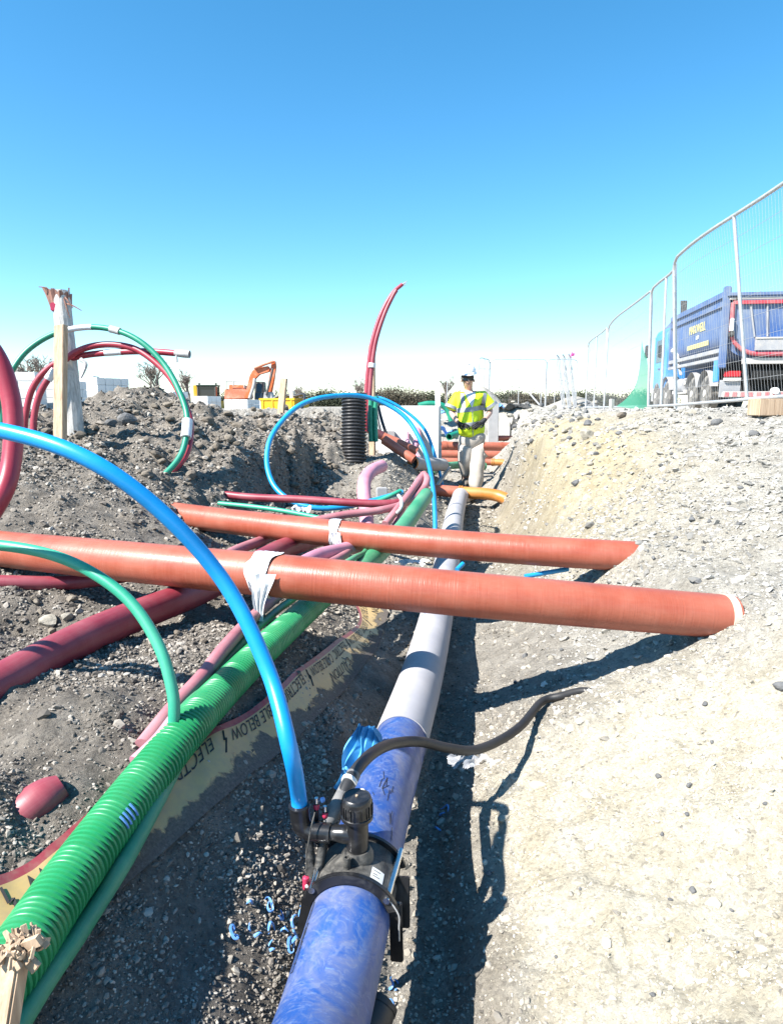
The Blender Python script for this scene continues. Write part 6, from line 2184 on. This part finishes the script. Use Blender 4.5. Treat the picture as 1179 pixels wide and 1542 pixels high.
# ================================================================== TREES AND HEDGES
def leaf_cloud(n, c, rad, size, seed, flat=1.0):
    rg = np.random.default_rng(seed)
    # clumps
    m = max(4, n // 220)
    cl = rg.normal(size=(m, 3)); cl /= np.linalg.norm(cl, axis=1)[:, None]
    cl = cl * rg.random((m, 1)) ** .4 * np.array(rad) * .85
    cl[:, 2] = np.abs(cl[:, 2])
    k = rg.integers(0, m, n)
    p = cl[k] + rg.normal(size=(n, 3)) * np.array(rad) * .20
    p[:, 2] = np.abs(p[:, 2])
    a = rg.normal(size=(n, 3)); a /= np.linalg.norm(a, axis=1)[:, None]
    b = np.cross(a, rg.normal(size=(n, 3))); b /= np.linalg.norm(b, axis=1)[:, None]
    s = size * rg.uniform(.5, 1.3, (n, 1))
    q = np.stack([p - a * s, p - b * s * .5, p + a * s, p + b * s * .5], 1)
    q += np.array(c)
    return q.reshape(-1, 3), np.arange(n * 4).reshape(n, 4)


def quick_mesh(name, co, fa, mat, parent):
    me = bpy.data.meshes.new(name)
    off = np.array(WL[parent.name])
    co = co - off
    me.vertices.add(len(co)); me.vertices.foreach_set('co', co.ravel())
    me.loops.add(fa.size); me.loops.foreach_set('vertex_index', fa.ravel().astype(np.int32))
    me.polygons.add(len(fa)); me.polygons.foreach_set('loop_start', np.arange(0, fa.size, fa.shape[1], dtype=np.int32))
    me.update(calc_edges=True); me.materials.append(mat)
    o = bpy.data.objects.new(name, me); COL.objects.link(o); o.parent = parent
    WL[o.name] = Vector(off)
    return o


def bare_tree(px, d, h, label, seed, spread=.5):
    rnd = random.Random(seed)
    b = P(px, 612, d); b.z = .9
    t = thing('bare_tree', label, 'tree', tuple(b), group='bare trees beyond the yard')
    trunk = MB(); tw = MB()

    def grow(p, dr, L, r, lev):
        q = p + dr * L
        mid = (p + q) / 2 + Vector((rnd.uniform(-.06, .06), rnd.uniform(-.06, .06), 0)) * L
        r = max(r, .020)
        (trunk if lev < 2 else tw).tube([p, mid, q], [r, r * .9, r * .75], 5 if lev < 3 else 3, 4 if lev < 3 else 3, (0, 0))
        if lev >= 5: return
        for i in range(4 if lev < 2 else 3):
            f = rnd.uniform(.45, 1.0)
            s = p + (q - p) * f
            nd = (dr + Vector((rnd.uniform(-1, 1), rnd.uniform(-1, 1), rnd.uniform(-.25, .7))) * (spread + .12 * lev)).normalized()
            grow(s, nd, L * rnd.uniform(.55, .8), r * .55, lev + 1)
    grow(b, Vector((rnd.uniform(-.05, .05), 0, 1)), h * .30, h * .030, 0)
    trunk.build('trunk', M_BARK, t, recalc=False); tw.build('branches', M_TWIG, t, recalc=False)


def scrub(px, d, w, h, label, seed, mat=M_LEAFB, n=9000, group='scrub and hedges on the horizon', size=.16):
    c = P(px, 612, d); c.z = .7
    t = thing('scrub_bush', label, 'bush', tuple(c), group=group)
    co, fa = leaf_cloud(n, tuple(c), (w / 2, w / 3, h), size, seed)
    quick_mesh('crown', co, fa, mat, t)
    rnd = random.Random(seed)
    tw = MB()
    for i in range(34):
        x = rnd.uniform(-w * .45, w * .45)
        a = c + Vector((x, rnd.uniform(-1, 1), 0)); e = c + Vector((x * 1.05 + rnd.uniform(-.4, .4), rnd.uniform(-1, 1), h * rnd.uniform(.6, 1.25) * max(.3, 1 - (x / w * 2) ** 2 * .6)))
        tw.tube([a, (a + e) / 2 + Vector((rnd.uniform(-.2, .2), 0, 0)), e], [.05, .035, .012], 3, 4, (0, 0))
    tw.build('stems', M_TWIG, t, recalc=False)


bare_tree(238, 62, 6.4, 'broad bare tree between the posts and the machine cab', 4, .62)
bare_tree(285, 70, 5.3, 'small bare tree left of the machine cab', 6, .55)
bare_tree(50, 55, 6.5, 'bare tree behind the green hoop at the far left', 9, .6)
bare_tree(22, 60, 5.3, 'small bare tree at the left edge', 12, .55)
bare_tree(537, 90, 5.6, 'small bare tree above the black duct', 15, .5)
bare_tree(672, 95, 6.2, 'thin bare tree between the white post and the worker', 18, .45)
bare_tree(455, 95, 4.5, 'low bare tree right of the yellow bin', 21, .6)
scrub(600, 110, 10.0, 3.6, 'big rounded bare bush left of the concrete post', 31, M_LEAFB, 16000, size=.13)
scrub(572, 112, 6.0, 2.8, 'smaller bush at the left foot of the big bush', 32)
scrub(640, 118, 8.0, 2.8, 'low bush right of the big bush', 33, M_LEAFD)
for i, (px, w, h, m) in enumerate(((210, 7, 1.6, M_LEAFB), (330, 7, 1.5, M_LEAFD), (430, 9, 1.8, M_LEAFD), (470, 10, 2.1, M_LEAFD), (505, 9, 2.4, M_LEAFD), (690, 11, 2.2, M_LEAFD), (725, 9, 1.7, M_LEAFD), (765, 10, 1.9, M_LEAFD), (800, 10, 1.6, M_LEAFB), (845, 10, 1.7, M_LEAFD), (890, 11, 1.9, M_LEAFD), (925, 9, 1.6, M_LEAFB), (970, 12, 1.8, M_LEAFD), (110, 9, 1.8, M_LEAFB), (30, 10, 2.0, M_LEAFB))):
    h += 1.1
    spots = ['right of the left heap', 'behind the excavator', 'right of the leaning stake', 'left of the black duct', 'just left of the black duct', 'left of the worker', 'behind the worker', 'behind the far fence row', 'at the far fence corner', 'by the stacked fence panels', 'behind the net fence panel', 'left of the green net', 'behind the truck cab', 'behind the posts', 'at the left edge']
    scrub(px, 120 + 3 * (i % 4), w, h, ('budding scrub on the horizon ' if m is M_LEAFB else 'dark hedge length on the horizon ') + spots[i], 50 + i, m, 8000, size=.17)

print('objects', len(bpy.data.objects), 'tris approx', sum(len(o.data.polygons) for o in bpy.data.objects if o.type == 'MESH'))
